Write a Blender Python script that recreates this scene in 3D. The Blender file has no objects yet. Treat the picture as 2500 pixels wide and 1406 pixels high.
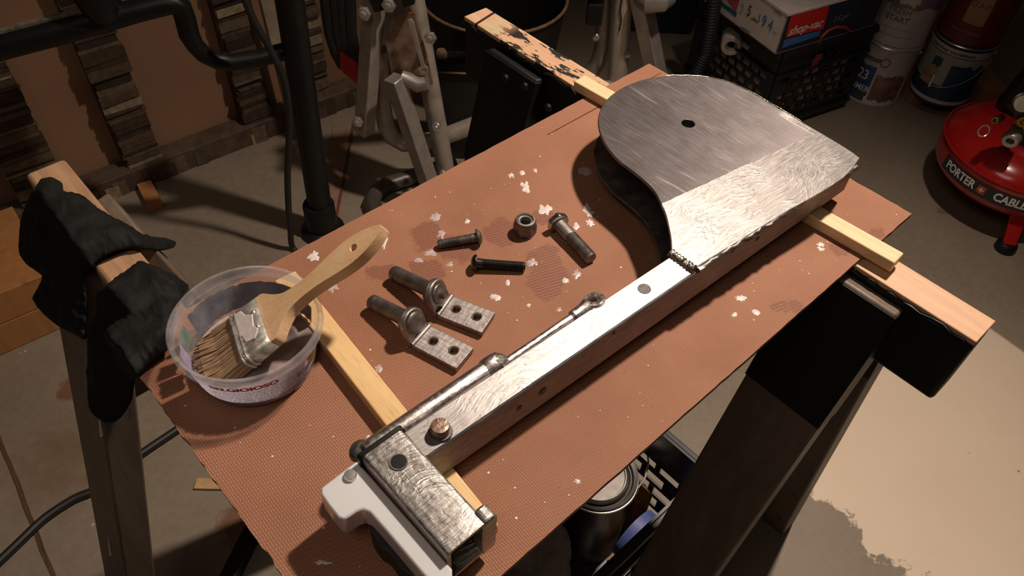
import bpy, bmesh, math, random
from mathutils import Vector, Matrix, noise as mnoise
R_ = random.Random(7)
C = bpy.context.scene.collection
# ------------------------------------------------------------------ camera
CZ, F, CX, CY = 1.30, 1900.0, 1250.0, 703.0
RC = Matrix(((0.99826828, -0.05882547, 0.0), (0.04383982, 0.7439617, -0.66678262), (0.0392238, 0.66562794, 0.74525226)))
cd = bpy.data.cameras.new('camera'); cam = bpy.data.objects.new('camera', cd); C.objects.link(cam)
cd.sensor_width = 36; cd.lens = F / 2500 * 36; cd.clip_start = .02
m4 = RC.to_4x4(); m4.translation = (0, 0, CZ); cam.matrix_world = m4
sc = bpy.context.scene; sc.camera = cam
# ------------------------------------------------------------------ world, lamps, exposure
sc.view_settings.view_transform = 'Standard'; sc.view_settings.look = 'None'
sc.view_settings.gamma = 1; sc.view_settings.use_curve_mapping = False
sc.view_settings.exposure = 0.0
w = bpy.data.worlds.new('world'); sc.world = w; w.use_nodes = True
w.node_tree.nodes['Background'].inputs[0].default_value = (1, .8, .6, 1)
w.node_tree.nodes['Background'].inputs[1].default_value = 0.0
def lamp(name, loc, power, size, col, target=None, spread=180):
    l = bpy.data.lights.new(name, 'AREA'); l.shape = 'DISK'; l.size = size; l.energy = power; l.color = col
    l.spread = math.radians(spread)
    o = bpy.data.objects.new(name, l); C.objects.link(o); o.location = loc
    d = (Vector(target) if target else Vector((loc[0], loc[1], 0))) - Vector(loc)
    o.rotation_euler = d.to_track_quat('-Z', 'Y').to_euler()
    return o
WARM = (1, .84, .70)
def spot_lamp(name, loc, target, power, radius, cone, blend, col):
    l = bpy.data.lights.new(name, 'SPOT'); l.energy = power; l.shadow_soft_size = radius; l.spot_size = math.radians(cone); l.spot_blend = blend; l.color = col
    o = bpy.data.objects.new(name, l); C.objects.link(o); o.location = loc; o.rotation_euler = (Vector(target) - Vector(loc)).to_track_quat('-Z', 'Y').to_euler(); return o
spot_lamp('reflector_lamp', (.58, 1.00, 2.15), (.22, .62, .6), 142, .045, 98, 1.0, WARM)
lamp('soft_fill', (-.35, -.15, 2.40), 6.5, 1.1, (1, .86, .74), (0, .6, .8))  # added fill light behind the camera, lifts the shadows; no real fixture
# ------------------------------------------------------------------ helpers
def ray(px, py): return RC @ Vector(((px - CX) / F, -(py - CY) / F, -1))
def at(px, py, z):
    r = ray(px, py); return Vector((0, 0, CZ)) + r * ((z - CZ) / r.z)
def onpl(px, py, p0, n):
    r = ray(px, py); n = Vector(n); return Vector((0, 0, CZ)) + r * ((Vector(p0) - Vector((0, 0, CZ))).dot(n) / r.dot(n))
A0 = Vector((-.30806, .36217, 0)); U = Vector((.7088, .7054, 0)).normalized(); V = Vector((U.y, -U.x, 0)); Z = Vector((0, 0, 1))
def L(s, t, z): return A0 + U * (s / 1000) + V * (t / 1000) + Z * (z / 1000)   # board frame in mm, z above floor
def st(p):
    q = Vector((p.x, p.y, 0)) - A0; return q.dot(U) * 1000, q.dot(V) * 1000
def frame(o, x=None, z=None, y=None):
    if z is not None:
        z = Vector(z).normalized()
        x = Vector(x) if x is not None else z.orthogonal()
        x = (x - z * x.dot(z)).normalized(); y = z.cross(x)
    else:
        x = Vector(x).normalized(); y = Vector(y); y = (y - x * y.dot(x)).normalized(); z = x.cross(y)
    m = Matrix((x, y, z)).transposed().to_4x4(); m.translation = o; return m
def T(v): return Matrix.Translation(Vector(v))
RM = {}
def rootm(o):
    while o.parent: o = o.parent
    return RM.get(o.name, Matrix())
def tag(o, label=None, cat=None, group=None, kind=None):
    if label: o['label'] = label
    if cat: o['category'] = cat
    if group: o['group'] = group
    if kind: o['kind'] = kind
    return o
def thing(name, loc, label, cat, rz=0, group=None):
    o = bpy.data.objects.new(name, None); C.objects.link(o); o.empty_display_size = .02
    m = T(loc) @ Matrix.Rotation(rz, 4, 'Z'); o.matrix_world = m; RM[o.name] = m
    return tag(o, label, cat, group)
class MB:
    def __init__(s): s.bm = bmesh.new()
    def verts(s, pts): return [s.bm.verts.new(p) for p in pts]
    def face(s, vs):
        try: return s.bm.faces.new(vs)
        except ValueError: return None
    def box(s, M, sx, sy, sz, taper=1):
        v = s.verts([M @ Vector((x * sx / 2 * (taper if z > 0 else 1), y * sy / 2 * (taper if z > 0 else 1), z * sz / 2)) for z in (-1, 1) for x, y in ((-1, -1), (1, -1), (1, 1), (-1, 1))])
        for f in ((3, 2, 1, 0), (4, 5, 6, 7), (0, 1, 5, 4), (1, 2, 6, 5), (2, 3, 7, 6), (3, 0, 4, 7)): s.face([v[i] for i in f])
        return s
    def bar(s, a, b, w, h, side=None):      # box from a to b, w along side
        a, b = Vector(a), Vector(b); d = b - a
        M = frame((a + b) / 2, x=side if side is not None else Z.cross(d) if abs(d.normalized().z) < .99 else Vector((1, 0, 0)), z=d)
        return s.box(M, w, h, d.length)
    def slab(s, outer, vec, holes=()):      # polygon (world pts) with holes, extruded by vec
        vec = Vector(vec); loops = [outer] + list(holes); tops = []; bots = []
        for lp in loops: bots.append(s.verts(lp)); tops.append(s.verts([Vector(p) + vec for p in lp]))
        for ring in (bots, tops):
            es = []
            for lp in ring:
                for i in range(len(lp)): es.append(s.bm.edges.new((lp[i - 1], lp[i])))
            if holes: bmesh.ops.triangle_fill(s.bm, use_beauty=True, edges=es)
            else: s.face(ring[0])
        for b, t in zip(bots, tops):
            for i in range(len(b)): s.face([b[i - 1], b[i], t[i], t[i - 1]])
        return s
    def tube(s, pts, r, seg=16, cap=True, closed=False, sq=None):
        pts = [Vector(p) for p in pts]; n = len(pts); rs = r if isinstance(r, (list, tuple)) else [r] * n
        tan = []
        for i in range(n):
            a = pts[(i - 1) % n] if closed or i > 0 else pts[i]; b = pts[(i + 1) % n] if closed or i < n - 1 else pts[i]
            tan.append((b - a).normalized())
        x = tan[0].orthogonal() if sq is None else Vector(sq); rings = []
        for i in range(n):
            x = (x - tan[i] * x.dot(tan[i])).normalized(); y = tan[i].cross(x)
            rings.append(s.verts([pts[i] + (x * math.cos(2 * math.pi * k / seg) + y * math.sin(2 * math.pi * k / seg)) * rs[i] for k in range(seg)]))
        for i in range(n if closed else n - 1):
            a, b = rings[i], rings[(i + 1) % n]
            for k in range(seg): s.face([a[k], a[(k + 1) % seg], b[(k + 1) % seg], b[k]])
        if cap and not closed: s.face(rings[0][::-1]); s.face(rings[-1])
        return s
    def lathe(s, prof, M=Matrix(), seg=32, a0=0, a1=2 * math.pi):
        full = abs(a1 - a0 - 2 * math.pi) < 1e-6; n = seg if full else seg + 1; rings = []
        for r, h in prof:
            if r < 1e-7: rings.append([s.bm.verts.new(M @ Vector((0, 0, h)))])
            else: rings.append(s.verts([M @ Vector((r * math.cos(a0 + (a1 - a0) * k / seg), r * math.sin(a0 + (a1 - a0) * k / seg), h)) for k in range(n)]))
        for a, b in zip(rings, rings[1:]):
            for k in range(seg):
                k2 = (k + 1) % n
                if len(a) == 1 and len(b) == 1: continue
                if len(a) == 1: s.face([a[0], b[k2], b[k]])
                elif len(b) == 1: s.face([a[k], a[k2], b[0]])
                else: s.face([a[k], a[k2], b[k2], b[k]])
        return s
    def ball(s, M, r=1, seg=16):
        return s.lathe([(r * math.sin(math.pi * i / 8), -r * math.cos(math.pi * i / 8)) for i in range(9)], M, seg)
    def jitter(s, amp, scale):
        for v in s.bm.verts: v.co += mnoise.noise_vector(v.co * scale) * amp
        return s
    def build(s, name, m, parent=None, smooth=35, bev=0, sub=0, solid=0, label=None, kind=None):
        bmesh.ops.recalc_face_normals(s.bm, faces=s.bm.faces)
        me = bpy.data.meshes.new(name); s.bm.to_mesh(me); s.bm.free()
        if parent: me.transform(rootm(parent).inverted())
        if m: me.materials.append(m)
        if smooth:
            me.shade_smooth(); me.set_sharp_from_angle(angle=math.radians(smooth))
        o = bpy.data.objects.new(name, me); C.objects.link(o)
        if parent: o.parent = parent
        if solid:
            q = o.modifiers.new('thick', 'SOLIDIFY'); q.thickness = solid; q.offset = 0
        if bev:
            q = o.modifiers.new('bevel', 'BEVEL'); q.width = bev; q.segments = 2; q.limit_method = 'ANGLE'; q.angle_limit = math.radians(40)
        if sub:
            q = o.modifiers.new('sub', 'SUBSURF'); q.levels = q.render_levels = sub
        return tag(o, label, kind=kind)
def text(body, size, m, parent, fn, shear=0, name='lettering', off=0, align='CENTER', sx=1):
    cu = bpy.data.curves.new('txt', 'FONT'); cu.body = body; cu.size = size; cu.align_x = align; cu.align_y = 'CENTER'
    cu.shear = shear; cu.offset = off; cu.resolution_u = 3
    ob = bpy.data.objects.new('txt', cu); me = bpy.data.meshes.new_from_object(ob)
    bpy.data.objects.remove(ob); bpy.data.curves.remove(cu)
    me.name = name; inv = rootm(parent).inverted()
    for v in me.vertices: v.co = inv @ fn(v.co.x * sx, v.co.y)
    me.materials.clear(); me.materials.append(m)
    o = bpy.data.objects.new(name, me); C.objects.link(o); o.parent = parent; return o
# ------------------------------------------------------------------ materials
class NT:
    def __init__(s, name):
        s.m = bpy.data.materials.new(name); s.m.use_nodes = True; s.t = s.m.node_tree; s.t.nodes.clear()
        s.o = s.n('ShaderNodeOutputMaterial'); s.b = s.n('ShaderNodeBsdfPrincipled'); s.l(s.b.outputs[0], s.o.inputs[0])
        s.tc = s.n('ShaderNodeTexCoord'); s.co = s.tc.outputs['Object']
    def n(s, k, **kw):
        q = s.t.nodes.new(k)
        for a, b in kw.items(): setattr(q, a, b)
        return q
    def l(s, a, b): s.t.links.new(a, b)
    def set(s, name, v):
        if isinstance(v, bpy.types.NodeSocket): s.l(v, s.b.inputs[name])
        else: s.b.inputs[name].default_value = (*v, 1) if isinstance(v, tuple) and len(v) == 3 else v
    def noise(s, scale, detail=4, rough=.55, vec=None, dist=0):
        q = s.n('ShaderNodeTexNoise'); q.inputs['Scale'].default_value = scale; q.inputs['Detail'].default_value = detail
        q.inputs['Roughness'].default_value = rough; q.inputs['Distortion'].default_value = dist
        s.l(vec or s.co, q.inputs['Vector']); return q.outputs['Fac']
    def map(s, scale, rot=(0, 0, 0), loc=(0, 0, 0), vec=None):
        q = s.n('ShaderNodeMapping'); q.inputs['Scale'].default_value = scale; q.inputs['Rotation'].default_value = rot; q.inputs['Location'].default_value = loc
        s.l(vec or s.co, q.inputs['Vector']); return q.outputs[0]
    def math(s, op, a, b=0.0, c=None, clamp=False):
        q = s.n('ShaderNodeMath', operation=op, use_clamp=clamp)
        for i, v in enumerate((a, b) if c is None else (a, b, c)):
            if isinstance(v, (int, float)): q.inputs[i].default_value = v
            else: s.l(v, q.inputs[i])
        return q.outputs[0]
    def ramp(s, fac, a, b, lo=0, hi=1):    # linear step between two positions -> 0..1 or colours
        q = s.n('ShaderNodeMapRange'); q.inputs[1].default_value = a; q.inputs[2].default_value = b
        q.inputs[3].default_value = lo; q.inputs[4].default_value = hi; s.l(fac, q.inputs[0]); return q.outputs[0]
    def mix(s, f, a, b):
        q = s.n('ShaderNodeMix', data_type='RGBA')
        for i, v in ((0, f), (6, a), (7, b)):
            if isinstance(v, bpy.types.NodeSocket): s.l(v, q.inputs[i])
            elif i: q.inputs[i].default_value = (*v, 1)
            else: q.inputs[0].default_value = v
        return q.outputs[2]
    def bump(s, h, strength=.3, dist=.001):
        q = s.n('ShaderNodeBump'); q.inputs['Strength'].default_value = strength; q.inputs['Distance'].default_value = dist
        s.l(h, q.inputs['Height']); s.l(q.outputs[0], s.b.inputs['Normal']); return s
    def xyz(s, vec=None):
        q = s.n('ShaderNodeSeparateXYZ'); s.l(vec or s.co, q.inputs[0]); return q.outputs
def M(name, col, rough=.5, metal=0, var=.25, scale=40, bump=0, bscale=300, bdist=.001, coat=0, col2=None, spec=.5):
    t = NT(name); n = t.ramp(t.noise(scale, 5), .3, .7)
    c2 = col2 or tuple(c * (1 - var) for c in col); c1 = col if col2 else tuple(min(1, c * (1 + var * .5)) for c in col)
    t.set('Base Color', t.mix(n, c1, c2)); t.set('Roughness', rough); t.set('Metallic', metal); t.set('Specular IOR Level', spec)
    t.set('Coat Weight', coat)
    if bump: t.bump(t.noise(bscale, 4), bump, bdist)
    return t.m
def wood(name, c1, c2, axis='X', fine=60, rough=.55, knots=0, extra=None):
    t = NT(name); sx = {'X': (1, 14, 14), 'Y': (14, 1, 14), 'Z': (14, 14, 1)}[axis]
    v = t.map(sx); n = t.ramp(t.noise(fine / 10, 5, .6, v, .6), .3, .72); g = t.noise(fine, 3, .6, v)
    c = t.mix(n, c1, c2); c = t.mix(t.ramp(g, .55, .75, 0, .5), c, tuple(x * .55 for x in c2))
    if knots:
        k = t.noise(knots, 2, .4); c = t.mix(t.ramp(k, .70, .76), c, tuple(x * .3 for x in c2))
    t.set('Base Color', c); t.set('Roughness', rough); t.bump(g, .25, .0006); return t.m

def hardboard():
    t = NT('hardboard'); x, y, z = t.xyz()
    k = 2 * math.pi
    warp = t.math('MULTIPLY', t.noise(60, 2), .0012)
    a = t.math('SINE', t.math('MULTIPLY', t.math('ADD', x, warp), k / .0019)); b = t.math('SINE', t.math('MULTIPLY', t.math('ADD', t.math('ADD', y, warp), t.math('MULTIPLY', x, .35)), k / .0033))
    wv = t.math('MULTIPLY', t.math('ADD', a, 1), t.math('ADD', b, 1))
    fib = t.noise(900, 3, .6, t.map((1, 2.5, 1))); big = t.noise(9, 5, .6)
    c = t.mix(t.ramp(big, .35, .7), (.365, .168, .098), (.285, .124, .068))
    c = t.mix(t.ramp(wv, 0, 1.2, .38, 0), c, (.13, .045, .02))
    c = t.mix(t.ramp(fib, .62, .75, 0, .6), c, (.52, .27, .16)); c = t.mix(t.ramp(fib, .36, .28, 0, .7), c, (.12, .045, .022))
    # wet stains: (s, t, radius) mm in the board frame
    wx = t.noise(45, 4, .6); tot = None
    for s_, t_, r_ in ((262, 60, 20), (272, 90, 20), (318, 100, 20), (334, 108, 16), (325, 150, 16), (310, 168, 22), (300, 180, 14), (540, 318, 9), (548, 322, 8), (436, 322, 9), (450, 335, 8), (560, 295, 5), (235, 95, 17), (205, 70, 13), (360, 110, 12), (590, 330, 6)):
        dx = t.math('SUBTRACT', x, s_ / 1000); dy = t.math('ADD', y, t_ / 1000)
        d = t.math('SQRT', t.math('ADD', t.math('MULTIPLY', dx, dx), t.math('MULTIPLY', dy, dy)))
        d = t.math('ADD', d, t.math('MULTIPLY', t.math('SUBTRACT', wx, .5), .030))
        m = t.ramp(d, r_ / 1000, r_ / 1000 * .80)
        tot = m if tot is None else t.math('MAXIMUM', tot, m)
    c = t.mix(t.math('MULTIPLY', tot, .62), c, (.17, .055, .034))
    # worn dark scuffs near left side
    sc_ = t.ramp(t.noise(120, 4, .7, t.map((1, 4, 1), (0, 0, .6))), .66, .72); c = t.mix(t.math('MULTIPLY', sc_, .7), c, (.07, .03, .018))
    t.set('Base Color', c); t.set('Roughness', t.ramp(tot, 0, 1, .62, .42)); t.set('Specular IOR Level', .35)
    t.bump(t.math('ADD', t.math('MULTIPLY', wv, .25), t.math('MULTIPLY', fib, .6)), .55, .0007); return t.m

def steel(name, base=(.47, .44, .425), lo=.47, hi=.60, sx=(9, 170, 170), rot=0, bump=.35, streak=.25, mask=False, dirty=.35, aniso=.6, tang=1.5708, strokes=.6):
    t = NT(name); warp = t.n('ShaderNodeTexNoise'); warp.inputs['Scale'].default_value = 14; warp.inputs['Detail'].default_value = 1
    t.l(t.co, warp.inputs['Vector'])
    vm = t.n('ShaderNodeVectorMath', operation='SCALE'); t.l(warp.outputs['Color'], vm.inputs[0]); vm.inputs[3].default_value = .014
    va = t.n('ShaderNodeVectorMath', operation='ADD'); t.l(t.co, va.inputs[0]); t.l(vm.outputs[0], va.inputs[1])
    v = t.map(sx, (0, 0, rot), vec=va.outputs[0]); st_ = t.noise(5, 4, .62, v); big = t.noise(30, 4, .6)
    wet = t.noise(70, 3, .5)
    ln1 = t.ramp(t.noise(4, 5, .7, t.map((5, 150, 90), (0, 0, rot + .12), vec=va.outputs[0])), .50, .62)
    vm2 = t.n('ShaderNodeVectorMath', operation='SCALE'); t.l(warp.outputs['Color'], vm2.inputs[0]); vm2.inputs[3].default_value = .06
    va2 = t.n('ShaderNodeVectorMath', operation='ADD'); t.l(t.co, va2.inputs[0]); t.l(vm2.outputs[0], va2.inputs[1])
    ln2 = t.ramp(t.noise(5, 4, .6, t.map((7, 80, 60), (0, 0, rot - .25), vec=va2.outputs[0])), .50, .60)
    pz = t.ramp(t.noise(26, 3, .55), .44, .54)
    lines = t.math('ADD', t.math('MULTIPLY', ln2, pz), t.math('MULTIPLY', ln1, t.math('SUBTRACT', 1, pz)))
    c = t.mix(t.ramp(big, .4, .75, 0, dirty), base, tuple(b * .45 for b in base)); c = t.mix(t.ramp(st_, .50, .70, 0, streak), c, (.93, .9, .86)); c = t.mix(t.math('MULTIPLY', lines, .45 * min(1, strokes)), c, tuple(b * .5 for b in base))
    r = t.ramp(st_, .3, .7, lo, hi); met = 1.0
    if mask:
        x, y, z = t.xyz(); wob = t.math('MULTIPLY', t.math('SUBTRACT', t.noise(40, 3), .5), .006)
        ln = t.math('ADD', t.math('MULTIPLY', t.math('SUBTRACT', x, .415), .158), .204)       # sanded lengthwise below this line (t grows as -y)
        m1 = t.ramp(t.math('ADD', t.math('SUBTRACT', t.math('MULTIPLY', y, -1), ln), wob), -.0006, .0006)
        m2 = t.ramp(t.math('ADD', x, wob), .597, .598)
        mk = t.math('MAXIMUM', m1, t.math('MULTIPLY', m2, t.ramp(y, -.19, -.215)))
        v2 = t.map((110, 8, 60), (0, 0, .55), vec=va.outputs[0]); s2 = t.noise(5, 4, .6, v2)
        v3 = t.map((60, 5, 30), (0, 0, .5), vec=va.outputs[0]); s3 = t.noise(2.2, 3, .55, v3)
        dark = t.mix(t.ramp(big, .35, .7), (.165, .145, .145), (.115, .10, .10)); dark = t.mix(t.ramp(s3, .62, .74, 0, .7), dark, (.34, .31, .30)); dark = t.mix(t.ramp(s2, .6, .75, 0, .35), dark, (.3, .28, .27))  # same metal, dull reflection off crosswise strokes put into the colour
        fl = t.ramp(t.noise(700, 2), .72, .78, 0, .8); dark = t.mix(fl, dark, (.8, .78, .76))
        c = t.mix(mk, dark, c); r = t.math('ADD', t.math('MULTIPLY', r, mk), t.math('MULTIPLY', t.math('SUBTRACT', 1, mk), t.ramp(s2, .3, .7, .40, .55)))
        st_ = t.math('ADD', t.math('MULTIPLY', st_, mk), t.math('MULTIPLY', t.math('SUBTRACT', 1, mk), t.math('MULTIPLY', s2, .5)))
        t.set('Metallic', t.ramp(mk, 0, 1, .75, 1))
    else: t.set('Metallic', 1.0)
    tv = t.n('ShaderNodeCombineXYZ'); ang = t.ramp(mk, 0, 1, .35, 1.5708) if mask else None
    if mask: t.l(t.math('COSINE', ang), tv.inputs[0]); t.l(t.math('SINE', ang), tv.inputs[1])
    else: tv.inputs[0].default_value = math.cos(tang); tv.inputs[1].default_value = math.sin(tang)
    vt = t.n('ShaderNodeVectorTransform', vector_type='VECTOR', convert_from='OBJECT', convert_to='WORLD'); t.l(tv.outputs[0], vt.inputs[0]); t.l(vt.outputs[0], t.b.inputs['Tangent'])
    t.set('Anisotropic', aniso)
    t.set('Base Color', c); t.set('Roughness', r)
    t.bump(t.math('ADD', t.math('ADD', st_, t.math('MULTIPLY', t.math('MULTIPLY', lines, mk) if mask else lines, strokes)), t.math('MULTIPLY', wet, .12)), bump, .0006); return t.m

def floor_mat():
    t = NT('painted_concrete'); x, y, z = t.xyz(); big = t.noise(2.2, 6, .6); fine = t.noise(60, 5, .65)
    c = t.mix(t.ramp(big, .35, .68), (.245, .195, .145), (.18, .14, .10)); c = t.mix(t.ramp(fine, .4, .75, 0, .25), c, (.33, .28, .22))
    # bare pale patch on the right: half planes with ragged edges
    wob = t.math('MULTIPLY', t.math('SUBTRACT', t.noise(11, 6, .68), .5), .20)
    def half(p, q, w_):     # positive on the left of p->q
        p, q = Vector(p[:2]), Vector(q[:2]); d = (q - p).normalized(); n = Vector((-d.y, d.x)); k = -n.dot(p)
        e = t.math('ADD', t.math('ADD', t.math('MULTIPLY', x, n.x), t.math('MULTIPLY', y, n.y)), k)
        if w_: e = t.math('ADD', e, wob)
        return t.ramp(e, -.004, .004)
    m = t.math('MULTIPLY', half(at(1960, 1180, 0), at(2260, 1420, 0), 1), half(at(2560, 903, 0), at(2380, 775, 0), 0))
    m = t.math('MULTIPLY', m, half(at(2300, 640, 0), at(1880, 1160, 0), 0))
    c = t.mix(m, c, t.mix(t.ramp(big, .3, .7), (.74, .60, .46), (.68, .54, .41)))
    # yellow-brown grime and rust marks
    for px, py, r_, col in ((175, 950, .030, (.16, .05, .02)), (590, 1275, .05, (.16, .055, .025)), (150, 1120, .13, (.15, .09, .05))):
        p = at(px, py, 0); dx = t.math('SUBTRACT', x, p.x); dy = t.math('SUBTRACT', y, p.y)
        d = t.math('ADD', t.math('SQRT', t.math('ADD', t.math('MULTIPLY', dx, dx), t.math('MULTIPLY', dy, dy))), t.math('MULTIPLY', t.math('SUBTRACT', t.noise(26, 5, .65), .5), r_ * 1.6))
        c = t.mix(t.ramp(d, r_, r_ * .7 if r_ < .1 else 0, 0, .75), c, col)
    sp = t.ramp(t.noise(38, 2, .5), .765, .79, 0, .7); c = t.mix(sp, c, (.10, .06, .035))
    sp = t.ramp(t.noise(31, 2, .5, t.map((1, 1, 1), loc=(5, 3, 0))), .775, .79, 0, .8); c = t.mix(sp, c, (.6, .55, .5))
    t.set('Base Color', c); t.set('Roughness', t.ramp(fine, .3, .7, .42, .6)); t.bump(fine, .15, .002); return t.m

def sheer(name, col, k=.6, rough=.4):
    t = NT(name); tl = t.n('ShaderNodeBsdfTranslucent'); tl.inputs[0].default_value = (*col, 1); t.set('Base Color', col); t.set('Roughness', rough)
    mx = t.n('ShaderNodeMixShader'); mx.inputs[0].default_value = k; t.l(t.b.outputs[0], mx.inputs[1]); t.l(tl.outputs[0], mx.inputs[2]); t.l(mx.outputs[0], t.o.inputs[0]); return t.m
def plastic_clear():
    t = NT('clear_plastic'); tr = t.n('ShaderNodeBsdfTransparent'); tr.inputs[0].default_value = (.93, .93, .95, 1)
    t.set('Base Color', (.75, .73, .76)); t.set('Roughness', .18); t.set('Subsurface Weight', 0.0)
    mx = t.n('ShaderNodeMixShader'); sm = t.ramp(t.noise(60, 4), .35, .7, .16, .40)
    tl = t.n('ShaderNodeBsdfTranslucent'); tl.inputs[0].default_value = (.8, .78, .82, 1); m2 = t.n('ShaderNodeMixShader'); m2.inputs[0].default_value = .45; t.l(t.b.outputs[0], m2.inputs[1]); t.l(tl.outputs[0], m2.inputs[2])
    t.l(sm, mx.inputs[0]); t.l(tr.outputs[0], mx.inputs[1]); t.l(m2.outputs[0], mx.inputs[2]); t.l(mx.outputs[0], t.o.inputs[0]); return t.m

m_board = hardboard()
m_steel = steel('brushed_steel'); m_plate = steel('plate_steel', mask=True, sx=(10, 150, 150), bump=.4)
m_chan = steel('smeared_steel', base=(.50, .47, .44), sx=(60, 22, 30), lo=.30, hi=.5, bump=.4, streak=.2, tang=0, aniso=.4)
m_side = steel('side_steel', base=(.27, .255, .265), sx=(8, 100, 100), lo=.5, hi=.66, bump=.2, aniso=.3)
m_rod = steel('rod_steel', base=(.66, .60, .58), sx=(60, 60, 60), lo=.28, hi=.45, bump=.25, aniso=0)
m_dark = M('dark_steel', (.20, .175, .165), .46, .8, .55, 90, .35, 250, .0006)
m_hinge = steel('hinge_steel', base=(.36, .32, .31), sx=(60, 12, 40), lo=.42, hi=.6, bump=.3, dirty=.6, aniso=.3, tang=.6)
m_weld = M('weld', (.50, .45, .36), .3, 1, .6, 120, .6, 300, .0015)
m_rust = M('rusty_steel', (.55, .45, .38), .35, .9, scale=110, col2=(.30, .11, .04), bump=.4)
m_black = M('black_plastic', (.008, .008, .008), .42, 0, .3, spec=.35)
m_blackp = M('black_paint', (.010, .010, .010), .45, 0, .6, 30, .3, 90, .002, spec=.3)
m_scuff = M('scuffed_black_paint', (.009, .0085, .0085), .5, 0, .4, 18, .3, 90, .002, spec=.3)
m_cloth = M('black_cloth', (.008, .008, .0075), .75, 0, .4, 60, .35, 900, .0006, spec=.2)
m_rubber = M('rubber', (.015, .014, .013), .5, 0, .2)
m_pine = wood('pine', (.80, .60, .36), (.68, .47, .25), 'X', 60, .45)
m_pineY = wood('warm_pine', (.78, .55, .28), (.66, .42, .18), 'X', 50, .4)
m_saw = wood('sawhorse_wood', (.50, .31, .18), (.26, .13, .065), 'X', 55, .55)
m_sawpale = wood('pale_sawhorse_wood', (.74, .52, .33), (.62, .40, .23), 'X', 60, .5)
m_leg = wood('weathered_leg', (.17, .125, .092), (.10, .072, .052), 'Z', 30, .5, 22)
m_handle = wood('brush_handle_wood', (.72, .49, .29), (.62, .38, .19), 'X', 40, .32)
m_orange = wood('orange_pine', (.42, .20, .07), (.33, .14, .045), 'Z', 25, .5, 14)
m_white = M('white_plastic', (.64, .62, .63), .22, 0, .04, 30, .05, 80); m_white.node_tree.nodes['Principled BSDF'].inputs['Subsurface Weight'].default_value = .15
m_chrome = M('chrome', (.72, .68, .65), .30, .85, .1)
m_ferrule = M('tin_ferrule', (.62, .59, .53), .42, .75, .5, 200, .35, 260, .0008)
m_bristle = wood('bristle', (.36, .24, .14), (.22, .13, .07), 'X', 160, .55)
m_floor = floor_mat()
m_silver = M('silver_paint', (.44, .38, .32), .42, .35, .25, 25, .15, 120)
m_silver2 = M('grey_aluminium', (.40, .36, .33), .38, .6, .2, 40)
m_tube = M('dark_tube', (.10, .085, .075), .4, .3, .3)
m_red = M('red_paint', (.42, .012, .010), .22, 0, .1, coat=.5)
m_redt = M('red_plastic', (.55, .02, .015), .4, 0, .1)
m_wall = M('block_wall', (.26, .21, .17), .85, 0, .3, 6, .4, 60, .004)
m_ceil = M('ceiling_joists', (.55, .46, .38), .85, 0, .3, 6)
m_whitepaint = M('white_paint_drip', (.66, .58, .55), .4, 0, .15, 200)
m_ink = M('blue_ink', (.09, .10, .27), .4, 0, .1); m_redink = M('red_ink', (.55, .05, .03), .4, 0, .1)
m_inkb = M('black_ink', (.02, .02, .025), .5, 0, .1); m_inkw = M('white_ink', (.72, .70, .66), .5, 0, .05)
# ------------------------------------------------------------------ the room
rr = math.atan2(.653, .757); UR = Vector((.757, .653, 0)).normalized(); VR = Vector((UR.y, -UR.x, 0))
FP = Vector((-.887, 1.469, 0))                                       # a point of the slat frame's foot
def RP(a, b, z=0): return FP + UR * a + VR * b + Z * z
def struct(name, a0, a1, b0, b1, z0, z1, m):
    q = MB(); q.slab([RP(a0, b0, z0), RP(a1, b0, z0), RP(a1, b1, z0), RP(a0, b1, z0)], (0, 0, z1 - z0))
    return tag(q.build(name, m, smooth=0), kind='structure')
struct('floor', -1.6, 3.0, -.35, 3.2, -.06, 0, m_floor)
struct('ceiling', -1.6, 3.0, -.35, 3.2, 2.45, 2.52, m_ceil)
struct('wall_back', -1.6, 3.0, -.45, -.35, 0, 2.45, m_wall)
struct('wall_right', 3.0, 3.1, -.35, 3.2, 0, 2.45, m_wall)
struct('wall_left', -1.7, -1.6, -.35, 3.2, 0, 2.45, m_wall)
struct('wall_front', -1.6, 3.0, 3.2, 3.3, 0, 2.45, m_wall)
# control joint in the slab: a rusty brown seam
q = MB(); a, b = at(-6, 1062, .0008), at(140, 1430, .0008); n = Z.cross(b - a).normalized() * .0035
pts = [a.lerp(b, i / 14) + mnoise.noise_vector(a.lerp(b, i / 14) * 30) * .003 for i in range(15)]
q.slab([p + n for p in pts] + [p - n for p in reversed(pts)], (0, 0, .0008)); tag(q.build('trim_1', M('joint', (.09, .045, .02), .8), smooth=0), kind='structure')

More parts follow.
